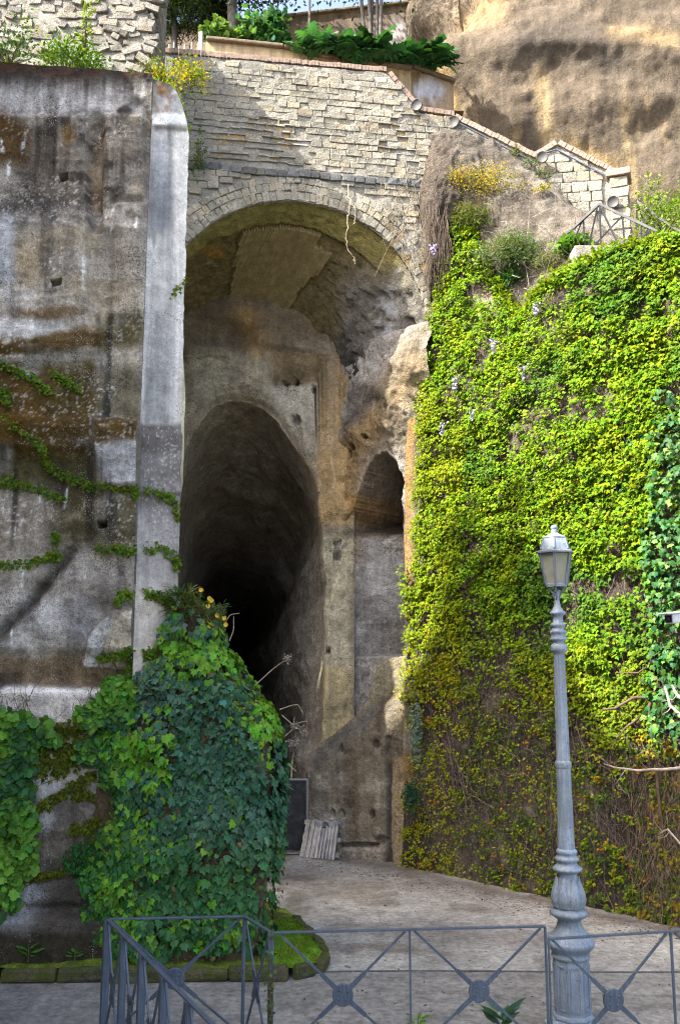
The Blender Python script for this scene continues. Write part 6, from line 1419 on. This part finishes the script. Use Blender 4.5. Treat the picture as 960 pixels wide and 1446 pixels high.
V, F = lathe_np([(z, r) for z, r in prof([(829, 15.5), (825.5, 16.3), (824, 16)])], (LX, LY), 6); V = V - (LX, LY, 0); R_ = np.array([[math.cos(A0), -math.sin(A0), 0], [math.sin(A0), math.cos(A0), 0], [0, 0, 1]]); V = V @ R_.T + (LX, LY, 0); link('lantern_sill', mesh_np('lantern_sill', V, F, None, False), M['lamp'], lamp)
for k in range(6):
    solid('glazing_bar', [beam_np(hexp(826, 15.6, k), hexp(781, 23.4, k), .020, .020, (0, 0, 1))], M['iron'], lamp)
    a, b, c2, d2 = hexp(826, 15, k), hexp(826, 15, k + 1), hexp(781, 22.8, k + 1), hexp(781, 22.8, k); nrm = unit(np.cross(b - a, d2 - a)); V, F = prism_np([a, b, c2, d2], -nrm * .004); link('pane', mesh_np('pane', V, tri_fix(F), None, False), M['glass'], lamp)
def hexring(rows, name, mat):
    V, F = lathe_np(prof(rows), (LX, LY), 6); V = (V - (LX, LY, 0)) @ R_.T + (LX, LY, 0); return link(name, mesh_np(name, V, F, None, False), mat, lamp)
hexring([(783, 22), (782, 28), (780, 28.3), (778.5, 26), (777, 21.5), (776, 21)], 'eave', M['iron'])
rf = hexring([(777, 21.2), (768, 19.6), (761, 17.2), (759.5, 17.8), (758.5, 17.2), (756.5, 12), (754, 7), (752.5, 5)], 'lantern_roof', M['lamp'])
for k in range(6): solid('roof_rib', [beam_np(hexp(776, 21.6, k), hexp(761, 17.6, k), .014, .012)], M['lamp'], rf)
V, F = lathe_np(prof([(754, 5.5), (751.5, 4), (750, 5), (748.5, 4.6), (748, 3.2), (747, 4.8), (745, 5.3), (743, 4.6), (741.5, 2.6), (741, .2)]), (LX, LY), 18); link('finial', mesh_np('finial', V, F), M['lamp'], lamp)
V, F = lathe_np([(lz(822), .02), (lz(820), .03), (lz(812), .03), (lz(806), .05), (lz(795), .052), (lz(790), .03), (lz(788), .0)], (LX, LY), 16); link('bulb', mesh_np('bulb', V, F), M['white'], lamp)

# ------------------------------------------------------------------ railings
RH = .963
def railing(label, p, q, bays, posts, disc_r=.082, H=RH, rod=.009, barw=.016, square_first=False, blade=.022, group='steel railings by the street'):
    p = np.array([p[0], p[1], 0.0]); q = np.array([q[0], q[1], 0.0]); d = q - p; L = np.linalg.norm(d); d = d / L; nrm = np.array([d[1], -d[0], 0]); up = ZUP
    t_ = thing('railing', label, 'railing', p, group)
    solid('top_rail', [beam_np(p + up * H, q + up * H, .034, .014)], M['fence'], t_, bevel=.003); solid('bottom_rail', [beam_np(p + up * .07, q + up * .07, .03, .012)], M['fence'], t_, bevel=.003)
    for s_, w in posts:
        b = p + d * s_; solid('post', [beam_np(b, b + up * (H - .004), w, w if w > .03 else .012, nrm)], M['fence'], t_, bevel=.003)
    for s0, s1 in bays:
        c_ = p + d * (s0 + s1) / 2 + up * (H / 2 + .02); r = disc_r
        for sx in (-1, 1):
            for sz in (-1, 1):
                e = p + d * ((s0 + .035) if sx < 0 else (s1 - .035)) + up * ((H - .012) if sz > 0 else .085)
                v = unit(e - c_); k0, k1 = c_ + v * (r * .85), c_ + v * (r + .15 * min(1, (s1 - s0)))
                solid('diagonal', [beam_np(k1 - v * .012, e, rod * 2, rod * 1.6, nrm)], M['fence'], t_, bevel=.002)
                # flattened blade gripping the disc
                sd = unit(np.cross(v, nrm)); a = .5 * blade + .008
                solid('blade', [prism_np([k0 - sd * a, k0 + sd * a, k1 + sd * a * .8, k1 - sd * a * .8], nrm * .008)], M['fence'], t_)
        ang = np.arange(24) * 2 * math.pi / 24
        ring = [c_ + r * k_ * (np.cos(ang)[:, None] * d + np.sin(ang)[:, None] * up) + nrm * h for h, k_ in ((-.010, .96), (-.008, 1), (.010, 1), (.013, .95), (.013, 0))]
        V = np.concatenate(ring); i_, j_ = np.meshgrid(np.arange(4), np.arange(24), indexing='ij'); j2 = (j_ + 1) % 24; F = np.stack([i_ * 24 + j_, i_ * 24 + j2, (i_ + 1) * 24 + j2, (i_ + 1) * 24 + j_], -1).reshape(-1, 4)
        dk = link('disc', mesh_np('disc', V, F, None, False), M['fence'], t_)
        if r > .05:
            for a in (.6, 2.2, 3.75, 5.3):
                b = c_ + r * .55 * (math.cos(a) * d + math.sin(a) * up) + nrm * .013; V, F = lathe_np([(0, .009), (.005, .008), (.007, 0)], (0, 0), 8); V = b + V[:, :1] * d + V[:, 1:2] * up + V[:, 2:] * nrm; link('bolt', mesh_np('bolt', V, F), M['fence'], dk)
    return t_
def gp(px, py): p_ = atZ(px, py, RH); return p_[:2]
A1, B1 = gp(383, 1317), gp(769, 1308); L1 = np.linalg.norm(B1 - A1)
railing('long two-bay steel railing in front of the yard, left of the lamp post', A1, B1, [(.03, L1 / 2), (L1 / 2, L1)], [(.0, .045), (L1 / 2, .016), (L1, .02)])
A2, B2 = gp(774, 1326), gp(1120, 1304); L2 = np.linalg.norm(B2 - A2); lb = np.linalg.norm(gp(946, 1315) - A2)
railing('steel railing passing in front of the lamp post at the right', A2, B2, [(.0, lb), (lb, min(2 * lb, L2))], [(0, .016), (lb, .022), (min(2 * lb, L2), .02)])
C1, C2 = gp(152, 1298), gp(345, 1294); L3 = np.linalg.norm(C2 - C1); railing('single-bay steel railing in front of the ivy stub', C1, C2, [(.0, L3)], [(L3, .03)])
railing('short steel railing linking the ivy bay to the long railing', C2, A1, [(0.0, np.linalg.norm(A1 - C2))], [(.0, .02)], disc_r=.04, blade=.05)
D2 = C1 + (gp(300, 1446) - C1) * 1.45; L4 = np.linalg.norm(D2 - C1); nb = 7; ps_ = np.linspace(0, L4, nb + 1)
railing('steel railing running towards the viewer with closely set flat bars', C1, D2, [(ps_[k], ps_[k + 1]) for k in range(nb)], [(s_, .055 if k == 0 else .05) for k, s_ in enumerate(ps_)], disc_r=.04, blade=.07)
# small railing at the head of the stair, on top of the creeper wall
M['oldiron'] = paint_mat('old_black_iron', (.022, .024, .028), worn=(.05, .045, .04), amt=.5, rough=.6, streak=False)
def stair_rail(label, top, bot, posts, group='railings at the head of the stair'):
    t_ = thing('railing', label, 'railing', bot[0], group)
    for a, b in zip(top[:-1], top[1:]): solid('hand_rail', [beam_np(a, b, .035, .035)], M['oldiron'], t_)
    for a, b in posts: solid('bar', [beam_np(a, b, .022, .022, (0, 1, 0))], M['oldiron'], t_)
    return t_
def R_at(x, y, Y): return atY(x, y, Y)
T_ = [R_at(789, 337, 13.3), R_at(806, 325, 13.2), R_at(846, 288, 12.9), R_at(878, 304, 12.7), R_at(948, 336, 12.3)]
B_ = [R_at(825, 362, 13.1), R_at(850, 345, 12.9), R_at(880, 358, 12.7)]
stair_rail('dark iron railing with crossed bars at the landing before the pier', T_, B_, [(T_[1], R_at(806, 350, 13.2)), (R_at(823, 310, 13.1), R_at(826, 362, 13.1)), (T_[2], R_at(848, 350, 12.9)), (T_[3], R_at(882, 356, 12.7)), (R_at(846, 290, 12.9), R_at(876, 352, 12.7)), (R_at(878, 305, 12.7), R_at(824, 362, 13.1)), (R_at(843, 292, 12.92), R_at(828, 360, 13.1)), (R_at(822, 310, 13.1), R_at(810, 340, 13.2)), (R_at(905, 317, 12.55), R_at(905, 352, 12.55)), (R_at(915, 322, 12.5), R_at(900, 350, 12.55))])
T2 = [R_at(898, 284, 13.6), R_at(930, 308, 13.4), R_at(948, 320, 13.3), R_at(1000, 350, 13.0)]
stair_rail('second dark iron railing right of the pier below the green bush', T2, [R_at(900, 350, 13.5), R_at(940, 345, 13.3)], [(R_at(898, 282, 13.6), R_at(899, 352, 13.6)), (T2[1], R_at(902, 346, 13.5)), (T2[0], R_at(918, 340, 13.45)), (T2[2], R_at(948, 344, 13.3)), (T2[1], R_at(944, 340, 13.3)), (R_at(934, 310, 13.4), R_at(935, 345, 13.35))])
V, F = box_np(R_at(868, 372, 13.0) + (0, .2, -.05), (1, 0, 0), (0, 1, 0), ZUP, 1.3, .8, .5); o = solid('landing', [(V, F)], M['mortar'], None, bevel=.02); o['kind'] = 'structure'

# ------------------------------------------------------------------ things in the tunnel mouth
pal = thing('wooden_pallet', 'weathered grey wooden pallet leaning on the rock beside the tunnel', 'pallet', atZ(448, 1214, 0))
PL0, PL1 = atZ(423, 1210, .01), atZ(474, 1215, .01); pu = unit(PL1 - PL0); back_ = np.array([-pu[1], pu[0], 0]); pup = unit(ZUP + back_ * .28)
PW_ = np.linalg.norm(PL1 - PL0); PHt = .56
pn = np.cross(pu, pup)
wid = [.075, .07, .07, .05, .045, .045, .045, .045, .05]; s_ = 0.0; tot = sum(wid) + .012 * len(wid); rs = np.random.RandomState(8)
for k, w in enumerate(wid):
    w2 = w * PW_ / tot; hh = PHt * rs.uniform(.93, 1.03) * (.86 if k in (4, 5) else 1); b = PL0 + pu * (s_ + w2 / 2) + pn * (.02 if k > 2 else .0); dx = pu * (.06 - .006 * k)
    V, F = beam_np(b, b + pup * hh + dx * .8, w2 - .004, .022, pn); V += rs.normal(size=V.shape) * .002; solid('plank', [(V, F)], M['wood'], pal, bevel=.003); s_ += (w + .012) * PW_ / tot
for k, h in enumerate((.08, .30, .53)): solid('batten', [beam_np(PL0 + pup * h - pn * .035, PL1 + pup * h - pn * .035 + pu * .03, .07, .04, pn)], M['wood'], pal, bevel=.003)
# torn sheet over the top edge
G = np.zeros((24, 8, 3))
for i, u in enumerate(np.linspace(.35, 1.06, 24)):
    for j, v in enumerate(np.linspace(0, 1, 8)): G[i, j] = PL0 + pu * PW_ * u + pup * (PHt * 1.02 - max(0, v - .4) * (.10 + .06 * math.sin(u * 17))) - pn * (.05 - .09 * min(v / .4, 1)) + ZUP * .01 * math.sin(u * 23)
link('torn_sheet', mesh_np('torn_sheet', G, grid_faces(24, 8)), M['dullmetal'], pal)
gt = thing('gate', 'galvanised tube gate frame with dark sheet across the tunnel foot', 'gate', atZ(436, 1211, 0))
GY = 15.35
g1, g2 = atY(434, 1101, GY), atY(300, 1101, GY); gb1, gb2 = atY(434, 1209, GY), atY(300, 1209, GY)
for a, b, nme in ((g1, g2, 'top_tube'), (gb1 + (0, 0, .04), gb2 + (0, 0, .04), 'bottom_tube'), (g1, gb1, 'upright'), (g2, gb2, 'upright'), ((g1 + g2) / 2, (gb1 + gb2) / 2, 'upright')): tubes(nme, [(np.array([a, (a * 2 + b) / 3, b]), .020)], M['dullmetal'], gt, 8)
V, F = prism_np([gb1 + (-.02, .03, .08), gb2 + (.02, .03, .08), g2 + (.02, .03, -.03), g1 + (-.02, .03, -.03)], (0, .01, 0)); link('sheet', mesh_np('sheet', V, tri_fix(F), None, False), paint_mat('dark_sheet', (.016, .015, .014), amt=.3, rough=.7), gt)

# ------------------------------------------------------------------ security camera at the right edge, on its own mast beyond the frame
sc_ = thing('security_camera', 'white bullet security camera poking in at the right edge before the ivy', 'camera', atY(975, 890, 7.0))
ca = atY(943, 874, 7.0); cb = ca + np.array([.30, .22, .035]); ax_ = unit(cb - ca)
V, F = beam_np(ca, cb, .082, .075); solid('housing', [(V, F)], M['white'], sc_, bevel=.018)
sdv = unit(np.cross(ax_, ZUP)); upv = np.cross(sdv, ax_)
V, F = beam_np(ca - ax_ * .05 + upv * .042, cb + upv * .042, .10, .012, upv); solid('sun_shield', [(V, F)], M['white'], sc_, bevel=.005)
V, F = beam_np(ca - ax_ * .003, ca + ax_ * .01, .060, .055); solid('window', [(V, F)], M['black'], sc_, bevel=.004)
V, F = lathe_np([(0, .018), (.02, .018), (.02, 0)], (0, 0), 14); V = ca - ax_ * .012 + V[:, :1] * sdv + V[:, 1:2] * upv - V[:, 2:] * ax_ * .1; link('lens', mesh_np('lens', V, F), M['black'], sc_)
tubes('bracket', [(np.array([(ca * .55 + cb * .45) - upv * .04, (ca * .5 + cb * .5) - upv * .09, cb + (.1, .05, -.10), cb + (.45, .1, -.10)]), .022)], M['white'], sc_, 8)
mp_ = cb + (.5, .1, 0); mast = tubes('mast', [(np.array([[mp_[0], mp_[1], 0], [mp_[0], mp_[1], 2], [mp_[0], mp_[1], mp_[2] + .4]]), .06)], M['dullmetal'], sc_, 12)
print('objects', len(scene.objects), 'tris', sum(len(o.data.polygons) for o in scene.objects if o.type == 'MESH'))
